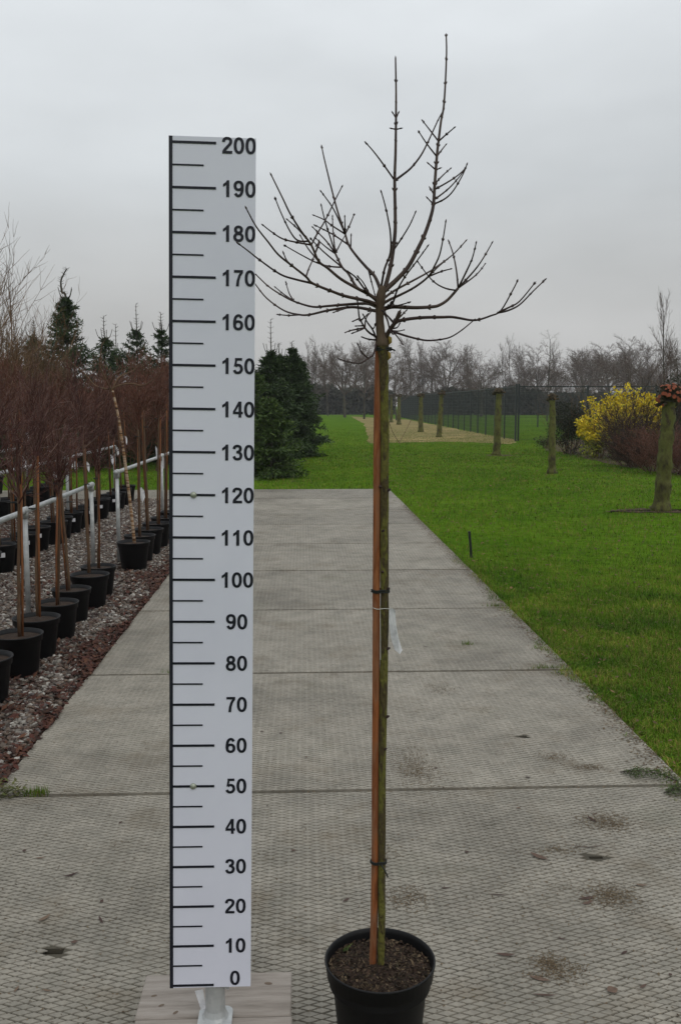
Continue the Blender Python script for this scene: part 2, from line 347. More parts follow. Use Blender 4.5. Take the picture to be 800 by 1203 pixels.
# concrete slabs cast on expanded mesh: rows of raised diamonds
def slab_mesh(W, D, slots=()):
    rng = np.random.default_rng(3)
    mb = MB(); cw, ch, gap, hh = 0.068, 0.0252, 0.0021, 0.0030
    # body with slots left open
    xsb = sorted({0, W} | {s[0] for s in slots} | {s[1] for s in slots}); ysb = sorted({0, D} | {s[2] for s in slots} | {s[3] for s in slots})
    for i in range(len(xsb)-1):
        for j in range(len(ysb)-1):
            cx, cy = (xsb[i]+xsb[i+1])/2, (ysb[j]+ysb[j+1])/2
            hole = any(s[0] < cx < s[1] and s[2] < cy < s[3] for s in slots)
            z = -0.045 if hole else -hh
            mb.add([(xsb[i], ysb[j], z), (xsb[i+1], ysb[j], z), (xsb[i+1], ysb[j+1], z), (xsb[i], ysb[j+1], z)], [(0,1,2,3)], 2 if hole else 1)
            if hole:
                x0, x1, y0, y1 = xsb[i], xsb[i+1], ysb[j], ysb[j+1]
                mb.add([(x0,y0,z),(x1,y0,z),(x1,y1,z),(x0,y1,z),(x0,y0,-hh),(x1,y0,-hh),(x1,y1,-hh),(x0,y1,-hh)], [(0,4,5,1),(1,5,6,2),(2,6,7,3),(3,7,4,0)], 1)
    mb.add([(0,0,-.14),(W,0,-.14),(W,D,-.14),(0,D,-.14),(0,0,-hh),(W,0,-hh),(W,D,-hh),(0,D,-hh)], [(0,1,5,4),(1,2,6,5),(2,3,7,6),(3,0,4,7),(3,2,1,0)], 0)
    nx, ny = int(W/cw)+2, int(D/ch)+2
    A = np.array([(i*cw, j*ch) for j in range(ny) for i in range(nx)]); B = A + np.array([cw/2, ch/2])
    C = np.concatenate([A, B]); C = C + rng.normal(0, .0005, C.shape)
    keep = (C[:, 0] > -cw*.3) & (C[:, 0] < W+cw*.3) & (C[:, 1] > -ch*.3) & (C[:, 1] < D+ch*.3)
    for s in slots: keep &= ~((C[:, 0] > s[0]-.012) & (C[:, 0] < s[1]+.012) & (C[:, 1] > s[2]-.010) & (C[:, 1] < s[3]+.010))
    C = C[keep]; n = len(C); top = rng.normal(0, .00022, n)
    gg = rng.uniform(.8, 1.5, n)*gap
    def ring(sc):                        # six-cornered pads: blunt left and right ends as the mesh leaves them
        a = cw/2*.90 - sc*gg*3.6; b_ = ch/2*1.02 - sc*gg*.95
        o = np.zeros((n, 6, 2)); bl = .10
        o[:, 0] = np.stack([-a, b_*bl], 1); o[:, 1] = np.stack([-a, -b_*bl], 1); o[:, 2] = np.stack([0*a, -b_], 1)
        o[:, 3] = np.stack([a, -b_*bl], 1); o[:, 4] = np.stack([a, b_*bl], 1); o[:, 5] = np.stack([0*a, b_], 1)
        q = C[:, None, :] + o
        q[..., 0] = np.clip(q[..., 0], .001, W-.001); q[..., 1] = np.clip(q[..., 1], .001, D-.001)
        return q
    lo, hi = ring(.55), ring(.95)
    V = np.zeros((n, 12, 3)); V[:, :6, :2] = lo; V[:, :6, 2] = -hh; V[:, 6:, :2] = hi; V[:, 6:, 2] = top[:, None]
    base = np.arange(n)[:, None, None]*12
    mb.add(V.reshape(-1, 3), (base + np.array([[6,7,8,9,10,11]])[None]).reshape(-1, 6), 0)
    off = mb.n - n*12
    side = np.array([(k, (k+1) % 6, 6+(k+1) % 6, 6+k) for k in range(6)])[None]
    mb.f.append(((base+side).reshape(-1, 4) + off, 0))
    return mb.mesh('slab', [M['concrete'], M['groove'], M['joint']])
pave = tag(empty('pavement'), kind='structure')
GAP = .030
def slot_at(px, py, row, w=.060, d=.030):
    p = G(px, py); x = p.x-X0; y = p.y-(J0+(row-1)*JS+GAP/2)
    return (x-w/2, x+w/2, y-d/2, y+d/2)
meA = slab_mesh(X1-X0, JS-GAP, [slot_at(65, 1117, 0), slot_at(701, 1007, 0, .05, .018)])
meB = slab_mesh(X1-X0, JS-GAP, [slot_at(616, 865, 1, .05, .02)])
meC = slab_mesh(X1-X0, JS-GAP)
for i in range(-1, 9):
    o = link('slab', meA if i == 0 else meB if i == 1 else meC, pave)
    rr = random.Random(i*7+1)
    o.location = (X0 + rr.uniform(-.006, .006), J0+(i-1)*JS+GAP/2, rr.uniform(-.001, .001)); o.rotation_euler = (rr.uniform(-.0003, .0003), rr.uniform(-.0003, .0003), rr.uniform(-.0012, .0012))
# the paving turns left beyond the gravel
for k in range(3):
    o = link('slab', meC, pave); o.location = (X0-.02-(k+1)*(X1-X0+.014), YEND-JS+.01, -.004)

# gravel bed with pots
GX0, GX1, GY1 = -9.0, X0-.004, YEND-JS-.01
tag(MB().add([(GX0, .3, -.018), (GX1, .3, -.018), (GX1, GY1, -.018), (GX0, GY1, -.018)], [(0,1,2,3)]).build('gravel_bed', M['gravel_bed']), kind='structure')

def ico():
    t = (1+5**.5)/2
    V = np.array([(-1,t,0),(1,t,0),(-1,-t,0),(1,-t,0),(0,-1,t),(0,1,t),(0,-1,-t),(0,1,-t),(t,0,-1),(t,0,1),(-t,0,-1),(-t,0,1)], float); V /= np.linalg.norm(V[0])
    F_ = np.array([(0,11,5),(0,5,1),(0,1,7),(0,7,10),(0,10,11),(1,5,9),(5,11,4),(11,10,2),(10,7,6),(7,1,8),(3,9,4),(3,4,2),(3,2,6),(3,6,8),(3,8,9),(4,9,5),(2,4,11),(6,2,10),(8,6,7),(9,8,1)])
    return V, F_
IV, IF = ico()
def in_view(X, Y, lo=-60, hi=860):
    c, s = math.cos(YAW), math.sin(YAW)
    lat = X*c - Y*s; dep = X*s + Y*c
    z = dep*math.cos(PITCH) + CAMH*math.sin(PITCH)
    px = 400 + FPX*lat/z
    return (px > lo) & (px < hi) & (z > .3)
rng = np.random.default_rng(11)
# loose pebbles
N_ = 190000
Y = np.exp(rng.uniform(math.log(3.6), math.log(GY1), N_)); X = rng.uniform(-7.0, GX1-.02, N_)
k = in_view(X, Y, -20, 215); X, Y = X[k], Y[k]
wave = .20 + .10*np.sin(Y*2.3) + .07*np.sin(Y*5.1+1)
keep = (rng.uniform(0, 1, len(X)) < np.where(X > GX1-wave, .62, .95)); X, Y = X[keep], Y[keep]
n = min(len(X), 46000); X, Y = X[:n], Y[:n]
sz = rng.uniform(.007, .020, n)*(1+.035*np.maximum(0, Y-6))
V = IV[None]*(sz[:, None, None]*rng.uniform(.6, 1.15, (n, 12, 1)))*np.stack([rng.uniform(.8, 1.3, n), rng.uniform(.7, 1.2, n), rng.uniform(.5, .8, n)], 1)[:, None, :]
a = rng.uniform(0, 6.28, n); ca, sa = np.cos(a)[:, None], np.sin(a)[:, None]
V = np.stack([V[..., 0]*ca-V[..., 1]*sa, V[..., 0]*sa+V[..., 1]*ca, V[..., 2]], 2)
V += np.stack([X, Y, -.014 + sz*.35 + rng.uniform(0, .012, n)], 1)[:, None, :]
mb = MB(); mb.add(V.reshape(-1, 3), (np.arange(n)[:, None, None]*12 + IF[None]).reshape(-1, 3))
tag(mb.build('gravel', M['stones']), 'loose white, grey and brown gravel around the potted trees', 'gravel', kind='stuff')

def flat_flakes(mb, X, Y, Z, ln, wd, tilt, mi=0, rng=rng):
    n = len(X); a = rng.uniform(0, 6.28, n)
    d = np.stack([np.cos(a)*ln, np.sin(a)*ln, rng.uniform(-tilt, tilt, n)*ln], 1)
    w = np.stack([-np.sin(a)*wd, np.cos(a)*wd, rng.uniform(-tilt, tilt, n)*wd], 1)
    c = np.stack([X, Y, Z], 1) - d*.5
    mb.leaves(c, d, w, mi)
# dead leaves blown against the edge of the paving and between the pots
n = 14000
Y = np.exp(rng.uniform(math.log(3.2), math.log(15), n)); off = np.abs(rng.normal(0, 1, n))*np.maximum(.02, .085+.06*np.sin(Y*2.3)+.05*np.sin(Y*5.1+1)+.08*(Y < 4.6))
X = GX1 + .01 - off
kk = rng.uniform(0, 1, n) < np.clip(.55+.5*np.sin(Y*2.3)+.35*np.sin(Y*6.7+X*9)+.3*np.sin(Y*13+2), .12, 1); X, Y = X[kk], Y[kk]; n = len(X)
mb = MB(); flat_flakes(mb, X, Y, rng.uniform(-.008, .022, n), rng.uniform(.02, .055, n), rng.uniform(.006, .014, n), .55)
n = 9000; Y = np.exp(rng.uniform(math.log(4.5), math.log(14), n)); X = rng.uniform(-4.2, -1.5, n)
k = (np.sin(X*3.1+1)+np.sin(Y*1.7)) >.35; X, Y = X[k], Y[k]; n = len(X)
flat_flakes(mb, X, Y, rng.uniform(.0, .03, n), rng.uniform(.03, .07, n), rng.uniform(.008, .018, n), .55)
tag(mb.build('dead_leaves', M['litter']), 'red-brown dead leaves along the edge of the concrete paving', 'leaves', kind='stuff')

# grass blades
def scatter(n, y0, y1, x0, x1, test):
    Y = np.exp(rng.uniform(math.log(y0), math.log(y1), n)); X = rng.uniform(0, 1, n)*(x1-x0)+x0
    k = in_view(X, Y, -10, 820) & test(X, Y); return X[k], Y[k]
edge = lambda Y: .03*np.sin(Y*3.1)+.025*np.sin(Y*7.7+1)+.018*np.sin(Y*17)+.012*np.sin(Y*41)-.01-.05*np.maximum(0, np.sin(Y*5.3+.6))**3-.045*np.maximum(0, np.sin(Y*11.7))**3
right = lambda X, Y: ((X > X1 - .015 + edge(Y)) & (Y < YEND+.1)) | (Y > YEND+.02+.02*np.sin(X*6))
mb = MB()
# wide wandering tracts of longer, thinner grass
def lush(X, Y): return .5 + .22*np.sin(X*1.3+Y*.7) + .18*np.sin(X*2.9-Y*1.9+1) + .12*np.sin(X*6.1+Y*4.3)
def thin(X, Y, p):
    k = rng.uniform(0, 1, len(X)) < p(Y); return X[k], Y[k]
X, Y = scatter(560000, 3.0, 12, 1.5, 7.5, right); X, Y = thin(X, Y, lambda Y: np.clip((11-Y)/5, 0, 1)); X, Y = X[:120000], Y[:120000]; n = len(X)
a = rng.uniform(0, 6.28, n); h = rng.uniform(.018, .048, n)*(.7+.6*lush(X, Y))*(1+.5*(X < X1+.06)); lean = rng.uniform(.1, 1.0, n)
d1 = np.stack([np.cos(a)*lean*h*.4, np.sin(a)*lean*h*.4, h*.62], 1); d2 = np.stack([np.cos(a)*lean*h*1.2, np.sin(a)*lean*h*1.2, h*.95-.25*h*lean], 1)
w = np.stack([-np.sin(a), np.cos(a), 0*a], 1)*rng.uniform(.0011, .0021, n)[:, None]
b = np.stack([X, Y, np.full(n, -.032)], 1)
V = np.stack([b-w, b+w, b+d1+w*.8, b+d1-w*.8, b+d2], 1)
mb.add(V.reshape(-1, 3), (np.arange(n)[:, None]*5+np.array([[0,1,2,3]])))
mb.f.append((np.arange(n)[:, None]*5+np.array([[3,2,4]])+mb.n-n*5, 0))
X, Y = scatter(1000000, 5.5, 75, -9, 30, right); X, Y = thin(X, Y, lambda Y: np.clip((Y-5.5)/5, 0, 1)*np.clip((72-Y)/45, 0, 1)); X, Y = X[:170000], Y[:170000]; n = len(X)
a = rng.uniform(0, 6.28, n); h = rng.uniform(.03, .058, n)*(.7+.6*lush(X, Y)); lean = rng.uniform(.1, .9, n)
d = np.stack([np.cos(a)*lean*h, np.sin(a)*lean*h, h], 1); w = np.stack([-np.sin(a), np.cos(a), 0*a], 1)*(rng.uniform(.0014, .0026, n)*np.minimum(Y/8, 3.5))[:, None]
mb.blades(np.stack([X, Y, np.full(n, -.032)], 1), d, w)
tag(mb.build('grass', M['grass']), 'short green lawn grass beside and beyond the paving', 'grass', kind='stuff')

# leaves and worm casts lying in the lawn
mb = MB(); X, Y = scatter(9000, 3.4, 32, 1.7, 14, right); X, Y = X[:3600], Y[:3600]; n = len(X)
flat_flakes(mb, X, Y, rng.uniform(-.012, .006, n), rng.uniform(.012, .035, n)*(1+.05*Y), rng.uniform(.004, .010, n)*(1+.05*Y), .5)
M['lawnlitter'] = mat('lawn_litter', [(.035, .022, .012), (.10, .065, .03), (.06, .04, .02), (.16, .10, .045), (.05, .045, .02)], island=1, rough=.9)
tag(mb.build('lawn_litter', M['lawnlitter']), 'small brown leaves and worm casts in the lawn', 'leaves', kind='stuff')

# strawy strip under the pollards
def poly_sheet(name, m, pts, z, wob=.25, seed=0, sub=6):
    r_ = random.Random(seed); out = []
    for i in range(len(pts)):
        p, q = Vector(pts[i]), Vector(pts[(i+1) % len(pts)])
        for j in range(sub): v = p.lerp(q, j/sub); out.append((v.x+r_.uniform(-wob, wob), v.y+r_.uniform(-wob, wob)*2, z))
    return tag(MB().add(out, [list(range(len(out)))]).build(name, m), kind='structure')
straw_px = [(432, 520), (530, 518), (600, 521), (607, 516), (560, 508), (520, 500.5), (478, 492.5), (412, 489), (428, 497)]
sp_ = [G(x, y) for x, y in straw_px]
poly_sheet('straw_bed', M['straw_bed'], [(p.x, p.y) for p in sp_], -.024, .12, 2, 14)
mb = MB(); n = 8000
A = np.array([(p.x, p.y) for p in sp_])
def inside(X, Y, A):
    c = np.zeros(len(X), bool); j = len(A)-1
    for i in range(len(A)):
        k = ((A[i, 1] > Y) != (A[j, 1] > Y)) & (X < (A[j, 0]-A[i, 0])*(Y-A[i, 1])/(A[j, 1]-A[i, 1]+1e-9)+A[i, 0]); c ^= k; j = i
    return c
Y = np.exp(rng.uniform(math.log(38), math.log(115), 60000)); X = rng.uniform(2, 15, 60000); k = inside(X, Y, A); X, Y = X[k][:n], Y[k][:n]
flat_flakes(mb, X, Y, rng.uniform(-.022, .012, len(X)), rng.uniform(.08, .30, len(X)), rng.uniform(.004, .010, len(X)), .12)
tag(mb.build('dead_straw', M['straw']), 'straw-coloured dead grass under the row of pollards by the fence', 'dead grass', kind='stuff')
mu = [(640, 528), (668, 532), (700, 541), (740, 549), (800, 557), (860, 562), (870, 515), (760, 513), (650, 516)]
poly_sheet('mulch_bed', M['mulch'], [(G(x, y).x, G(x, y).y) for x, y in mu], -.022, .12, 4)

# ================================================================== measuring stand
YR = 2.14
zb = P(247.3, 1157, YR); zt = P(249.8, 168, YR+.0666)
zax = (zt-zb).normalized(); L200 = (zt-zb).length
xax = Vector((1, .022, 0)); xax = (xax - zax*xax.dot(zax)).normalized(); yax = zax.cross(xax)
stand = empty('measuring_stand', (zb.x, YR+.03, 0))
tag(stand, 'tall white measuring board marked 0 to 200 on a steel pole and wooden base', 'ruler')
mw = Matrix((xax, yax, zax)).transposed().to_4x4(); mw.translation = zb - Vector(stand.location)
W2, T = .0985, .006
bd = MB().box(-W2, W2, 0, T, -.006, 2.0218).build('board', M['ruler'], stand); bd.matrix_local = mw
def strip(name, x0, x1, z0, z1):
    return MB().box(x0, x1, -.0012, .0004, z0, z1).build(name, M['print'], bd)
strip('edge_line', -W2+.0002, -W2+.0085, -.0058, 2.0216)
for i in range(41):
    z = i*.05*L200/2; maj = i % 2 == 0
    hgt = .0028 if maj else .0018
    strip('tick_mark', -W2+.0086, -W2+(.107 if maj else .079), z-hgt, z+hgt)
def digit(ch):                          # heavy sans-serif figures, one unit tall: pieces of (outline points, faces)
    def stripe(path, closed=False):
        n = len(path); V = []; out = []
        for i, (x, y) in enumerate(path):
            p = path[(i-1) % n] if closed or i else path[0]; q = path[(i+1) % n] if closed or i < n-1 else path[-1]
            tx, ty = q[0]-p[0], q[1]-p[1]; l = math.hypot(tx, ty); nx_, ny_ = -ty/l, tx/l
            V += [(x+nx_*.098, y+ny_*.083), (x-nx_*.098, y-ny_*.083)]
        m = n if closed else n-1
        for i in range(m): j = (i+1) % n; out.append((2*i, 2*i+1, 2*j+1, 2*j))
        return V, out
    def curve(pts): return [(p.x, p.y) for p in cr([(x, y, 0) for x, y in pts], 4)]
    def ring(cx, cy, rx, ry, e=2.25):
        o = []
        for k in range(36):
            a = 2*math.pi*k/36; c_, s_ = math.cos(a), math.sin(a)
            o.append((cx+rx*math.copysign(abs(c_)**(2/e), c_), cy+ry*math.copysign(abs(s_)**(2/e), s_)))
        return stripe(o, True)
    poly = lambda *pts: (list(pts), [tuple(range(len(pts)))])
    rect = lambda x0, x1, y0, y1: poly((x0, y0), (x1, y0), (x1, y1), (x0, y1))
    six = [ring(.357, .315, .235, .232), stripe(curve([(.118, .33), (.115, .48), (.14, .68), (.215, .84), (.35, .917), (.48, .885), (.575, .765)]))]
    return {'0': [ring(.35, .5, .245, .417)],
            '1': [poly((.30, 0), (.50, 0), (.50, 1), (.345, 1), (.27, .885), (.09, .775), (.09, .605), (.21, .655), (.30, .735))],
            '2': [stripe(curve([(.115, .69), (.14, .82), (.23, .90), (.35, .917), (.49, .89), (.575, .80), (.585, .70), (.535, .585), (.42, .46), (.27, .31), (.175, .20), (.13, .10)])), rect(.035, .68, 0, .165)],
            '3': [stripe(curve([(.12, .725), (.17, .86), (.33, .917), (.50, .87), (.55, .75), (.505, .625), (.39, .55), (.28, .54)])), stripe(curve([(.28, .53), (.44, .51), (.565, .41), (.585, .28), (.52, .135), (.35, .083), (.19, .125), (.11, .27)]))],
            '4': [rect(.41, .60, 0, 1), rect(.03, .409, .205, .365), rect(.601, .70, .205, .365), poly((.03, .366), (.195, .366), (.409, .70), (.409, .999))],
            '5': [stripe(curve([(.11, .25), (.19, .12), (.34, .083), (.49, .125), (.585, .25), (.59, .37), (.53, .505), (.39, .565), (.26, .545), (.18, .48)])), rect(.155, .63, .835, 1), poly((.085, .46), (.245, .50), (.30, .834), (.155, .834))],
            '6': six, '7': [rect(.06, .66, .835, 1), poly((.445, .834), (.66, .834), (.51, .62), (.42, .35), (.385, 0), (.195, 0), (.235, .33), (.325, .62))],
            '8': [ring(.35, .735, .20, .183, 2.1), ring(.35, .293, .247, .21, 2.1)],
            '9': [([(.70-x, 1-y) for x, y in V], F_) for V, F_ in six]}[ch]
DH = .0372
for i in range(21):
    txt = str(i*10); mb = MB(); w_ = (.70+.078*0+.07)*DH*.93
    zc = i*.1*L200/2 + (.017 if i == 0 else -.004 if i == 20 else 0); dep = 0
    for q_, ch in enumerate(txt):
        xo = .0600 + (q_-len(txt)/2)*w_ + .035*DH
        for V, F_ in digit(ch):
            dep = (dep+1) % 3
            V3 = [(xo+x*DH*.93, -.0009-.00012*dep, zc+(y-.5)*DH) for x, y in V]
            for fc in F_: mb.add([V3[k_] for k_ in fc], [tuple(range(len(fc)))])
    mb.build('numeral', M['print'], bd)
for zz in (.5, 1.2):
    b_ = MB().lathe([(0.0001, .0055), (.003, .0052), (.0058, .0036), (.0078, .001), (.0080, -.001)], 16)
    o = b_.build('bolt', M['bolt'], bd, smooth=True); o.location = (-W2+.0565, -.0005, zz*L200/2); o.rotation_euler = (math.pi/2, 0, 0)
ZTOP = .118                                    # top of the wooden base
pc = Vector((zb.x+.008, YR+.034, 0)); loc = pc - Vector(stand.location)
po = MB(); po.tube([loc+Vector((0,0,.15)), loc+Vector((.02,.02,.9)), loc+Vector((.046, .064, 2.0))], .0165, 14)
pole = po.build('pole', M['zinc'], stand, smooth=True)
sk = MB().lathe([(.0245, ZTOP+.004), (.0245, .222), (.0285, .2225), (.0285, .2405), (.0262, .2425), (.019, .2425), (.018, .20)], 20, loc)
sk.build('socket', M['zinc'], pole, smooth=False)
fl = MB(); prof = []
for sx, sy, a0 in ((1,1,0), (-1,1,90), (-1,-1,180), (1,-1,270)):
    for j in range(5): a = R(a0+j*22.5); prof.append((loc.x+sx*.022+.020*math.cos(a), loc.y-.012+sy*.030+.020*math.sin(a)))
npf = len(prof)
fl.add([(x, y, ZTOP+.001) for x, y in prof]+[(x, y, ZTOP+.009) for x, y in prof], [(k_, (k_+1) % npf, npf+(k_+1) % npf, npf+k_) for k_ in range(npf)])
fl.f.append((np.array([[npf+k_ for k_ in range(npf)]]), 0))
fl.lathe([(.034, ZTOP+.008), (.029, ZTOP+.016), (.0247, ZTOP+.030)], 20, loc)
fl.build('flange', M['zinc'], pole)
gs = MB().tube([loc+Vector((.021, -.004, .208)), loc+Vector((.034, -.004, .208))], .0062, 6); gs.tube([loc+Vector((.030, -.004, .208)), loc+Vector((.036, -.004, .208))], .0085, 6)
gs.build('set_screw', M['zinc'], pole)
tg = MB().add([loc+Vector(v) for v in ((-.052, .012, .186), (-.030, .0, .198), (-.022, -.004, .150), (-.036, .0, .142), (-.040, .002, .156))], [(0,1,2,3,4)]); tg.build('paper_tag', M['tagw'], pole)
base = MB()
bk = P(257.5, 1140, 2.365); bx0, bx1 = P(172, 1141, 2.36).x, P(343, 1141, 2.36).x
ox, oy = stand.location.x, stand.location.y
base.box(bx0+.02-ox, bx0+.075-ox, 1.83-oy, 2.355-oy, 0, ZTOP-.0205); base.box(bx1-.075-ox, bx1-.02-ox, 1.83-oy, 2.355-oy, 0, ZTOP-.0205)
bs = base.build('base', M['bearer'], stand)
def round_box(mb, x0, x1, y0, y1, z0, z1, e=.003):
    mb.add([(x0,y0,z0),(x1,y0,z0),(x1,y1,z0),(x0,y1,z0),(x0,y0,z1-e),(x1,y0,z1-e),(x1,y1,z1-e),(x0,y1,z1-e),(x0+e,y0+e,z1),(x1-e,y0+e,z1),(x1-e,y1-e,z1),(x0+e,y1-e,z1)],
           [(3,2,1,0),(0,1,5,4),(1,2,6,5),(2,3,7,6),(3,0,4,7),(4,5,9,8),(5,6,10,9),(6,7,11,10),(7,4,8,11),(8,9,10,11)]); return mb
for y1, y0, dx in ((2.362, 2.181, 0), (2.178, 2.0, .003), (1.997, 1.822, -.002)):
    pl = round_box(MB(), bx0+dx-ox, bx1+dx-ox, y0-oy, y1-oy, ZTOP-.02, ZTOP); o = pl.build('plank', M['plank'], bs)
    if y1 == 2.362:
        for kx, ky in ((.06, .05), (.10, .02), (.33, .13), (.035, .09)):
            kn = MB().lathe([(.0045 + kx*.006, 0), (.0001, .0003)], 10); kn = kn.build('knot', M['knot'], o); kn.location = (bx0+kx-ox, y0-oy+ky, ZTOP+.0006); kn.scale = (1.7, .9, 1); kn.rotation_euler = (0, 0, kx*9)

# ================================================================== the tree in the pot
YT = 2.20
pc = P(446.3, 1128, YT); PX, PZ = pc.x, .25
tree = empty('potted_tree', (PX, YT, 0))
tag(tree, 'tall bare young tree tied to a stake in a black plastic pot on the paving', 'tree')
OT = Vector((PX, YT, 0))
pot = MB().lathe([(.098, .001), (.101, .004), (.121, .205), (.1225, .208), (.1345, .212), (.1380, .246), (.1400, .2475), (.1402, .2515), (.1385, .2530), (.1358, .2520), (.1335, .240), (.1290, .205), (.1285, .19)], 56, capb=True)
pt = pot.build('pot', M['pot'], tree, smooth=True)
mb = MB(); n = 40; rg = random.Random(5)
prof = [(.130, .222), (.115, .226), (.09, .229), (.06, .231), (.03, .236), (.0001, .240)]
V = []; 
for r_, z_ in prof:
    for k_ in range(n): a = 2*math.pi*k_/n; V.append((r_*math.cos(a), r_*math.sin(a), z_+(rg.uniform(-.004, .004) if r_ > .001 else 0)))
mb.add(V, [(i*n+k_, i*n+(k_+1) % n, (i+1)*n+(k_+1) % n, (i+1)*n+k_) for i in range(5) for k_ in range(n)])
soil = mb.build('soil', M['soil'], tree)
mb = MB(); n = 2600; rr_ = .128*np.sqrt(rng.uniform(0, 1, n)); aa = rng.uniform(0, 6.28, n)
zz = .2255+.012*(1-rr_/.13)+rng.uniform(0, .006, n)
flat_flakes(mb, rr_*np.cos(aa), rr_*np.sin(aa), zz, rng.uniform(.004, .017, n), rng.uniform(.001, .0035, n), .7)
M['soilchip'] = mat('bark_chips', [(.010, .006, .004), (.026, .015, .010), (.048, .028, .018), (.016, .014, .007), (.12, .085, .05), (.020, .011, .007), (.014, .009, .006)], island=1, rough=.9)
tag(mb.build('bark_chips', M['soilchip'], soil), kind='stuff')
mb = MB(); n = 10; cx, cy = -.088, .072   # a little weed at the rim
aa = rng.uniform(0, 6.28, n); ln = rng.uniform(.008, .02, n)
mb.leaves(np.stack([cx+rng.normal(0, .008, n), cy+rng.normal(0, .006, n), np.full(n, .229)], 1), np.stack([np.cos(aa)*ln, np.sin(aa)*ln, ln*.9], 1), np.stack([-np.sin(aa), np.cos(aa), 0*aa], 1)*.0025)
mb.build('weed', M['needle2'], soil)

def TP(px, py, dy=0): return P(px, py, YT+dy) - OT
PXM = 2.345/FPX                                  # metres per photograph pixel at the tree
trk = cr([TP(446.8, 1146), TP(447.4, 1128), TP(448.2, 1090), TP(448.4, 1000), TP(449, 900), TP(451, 780), TP(451.8, 700), TP(451.4, 620), TP(451.6, 520), TP(451, 440), TP(450.3, 418), TP(449.6, 403)], 4)
rad = []
m_ = len(trk); rg = random.Random(8)
for i in range(m_):
    t = i/(m_-1); rad.append((.0088+.0026*t+.004*max(0, t-.9)/.1)*(1+.05*rg.uniform(-1, 1)) + (.007*max(0, 1-i/3.5)))
tr = MB().tube(trk, rad, 12, jitter=.05, rng=rg).build('trunk', M['bark'], tree, smooth=True)
up = cr([TP(449.6, 408), TP(449, 402), TP(447.5, 394), TP(446, 378), TP(446, 364), TP(446.5, 354), TP(448, 344), TP(450, 336)], 3)
ur = [.0120, .0150, .0158, .0158, .0152, .0138, .0115, .0108, .0102, .0098, .0096, .0096, .0100, .0108, .0118, .0124, .0122, .0115, .0105, .0095, .0080, .006]
tu = MB().tube(up, [ur[min(i, len(ur)-1)] for i in range(len(up))], 12, jitter=.06, rng=rg)
tu.build('upper_trunk', M['barktop'], tr, smooth=True)
for (x, y, dx) in ((455.8, 576, .010), (447.2, 572, -.004), (449.5, 624, .006), (454.6, 692, .010), (449.5, 672, 0), (455.2, 762, .009), (454.4, 842, .009), (452, 880, .006)):
    c = TP(x, y, -.006); MB().tube([c, c+Vector((dx*.55, -.005, .003))], [.0042, .0022], 7).build('bud_scar', M['twig'], tr)
# the stake
sk = cr([TP(437.2, 1150, .004), TP(439.2, 1090, .004), TP(440.6, 1000, .004), TP(441, 900, .003), TP(441.8, 780, .002), TP(442, 700, .002), TP(442.6, 600, .003), TP(443.2, 500, .003), TP(445, 415, .010), TP(445.4, 398, .012)], 3)
MB().tube(sk, [.0092]*len(sk), 10, jitter=.03, rng=rg).build('stake', M['stake'], tree, smooth=True)
def tie(px0, px1, y, m, r=.0028, nloop=2, name='tie', rx=None):
    mb = MB(); c = TP((px0+px1)/2, y, .002); a_ = (px1-px0)/2*PXM+.0005
    for q in range(nloop):
        ring = [c+Vector((a_*math.cos(2*math.pi*k_/20), .0135*math.sin(2*math.pi*k_/20), (q-.5*(nloop-1))*.0042+.001*math.sin(k_*1.3))) for k_ in range(21)]
        mb.tube(ring, r, 6)
    return mb, c
mb, c = tie(437, 456.5, 694, None, .0021); mb.build('tie', M['tie'], tree)
mb, c = tie(435.5, 453.5, 1012, None, .0020); mb.tube(cr([c+Vector((.006, -.018, 0)), c+Vector((.014, -.024, -.012)), c+Vector((.022, -.022, -.030))]), .0020, 6); mb.build('tie', M['tie'], tree)
mb, c = tie(442, 458.5, 410, None, .0024); mb.tube([c+Vector((.018, -.004, 0)), c+Vector((.026, -.012, -.004))], .002, 6); mb.build('tie', M['tie'], tree)
mb, c = tie(438.5, 458, 714, None, .0009, 1); mb.build('string', M['string'], tree)
lb = TP(457.5, 716, -.018)
mb = MB(); pts = [(-.001,0,0), (.006, 0, .004), (.014, .001, -.003), (.017, .004, -.04), (.024, .006, -.075), (.032, .004, -.102), (.026, 0, -.110), (.013, .002, -.100), (.004, .004, -.07), (-.001, .003, -.03)]
np_ = len(pts); mb.add([lb+Vector(p) for p in pts]+[lb+Vector(p)+Vector((0, .0007, 0)) for p in pts], [tuple(range(np_)), tuple(range(2*np_-1, np_-1, -1))]); 
mb.build('plant_tag', M['tagg'], tree)
sp2 = cr([TP(446.6, 716, -.012), TP(446.8, 740, -.011), TP(447, 775, -.010)]); MB().tube(sp2, .0006, 4).build('string', M['string'], tree)
for x, y, w_ in ((458.0, 399, .0048), (457.2, 417, .0040)):
    c = TP(x, y, -.005); MB().tube([c+Vector((-.004, 0, .009)), c+Vector((0, -.002, .003)), c+Vector((.001, -.002, -.006)), c+Vector((-.003, 0, -.012))], [.001, w_, w_*.8, .001], 8).build('wax', M['wax'], tr, smooth=True)

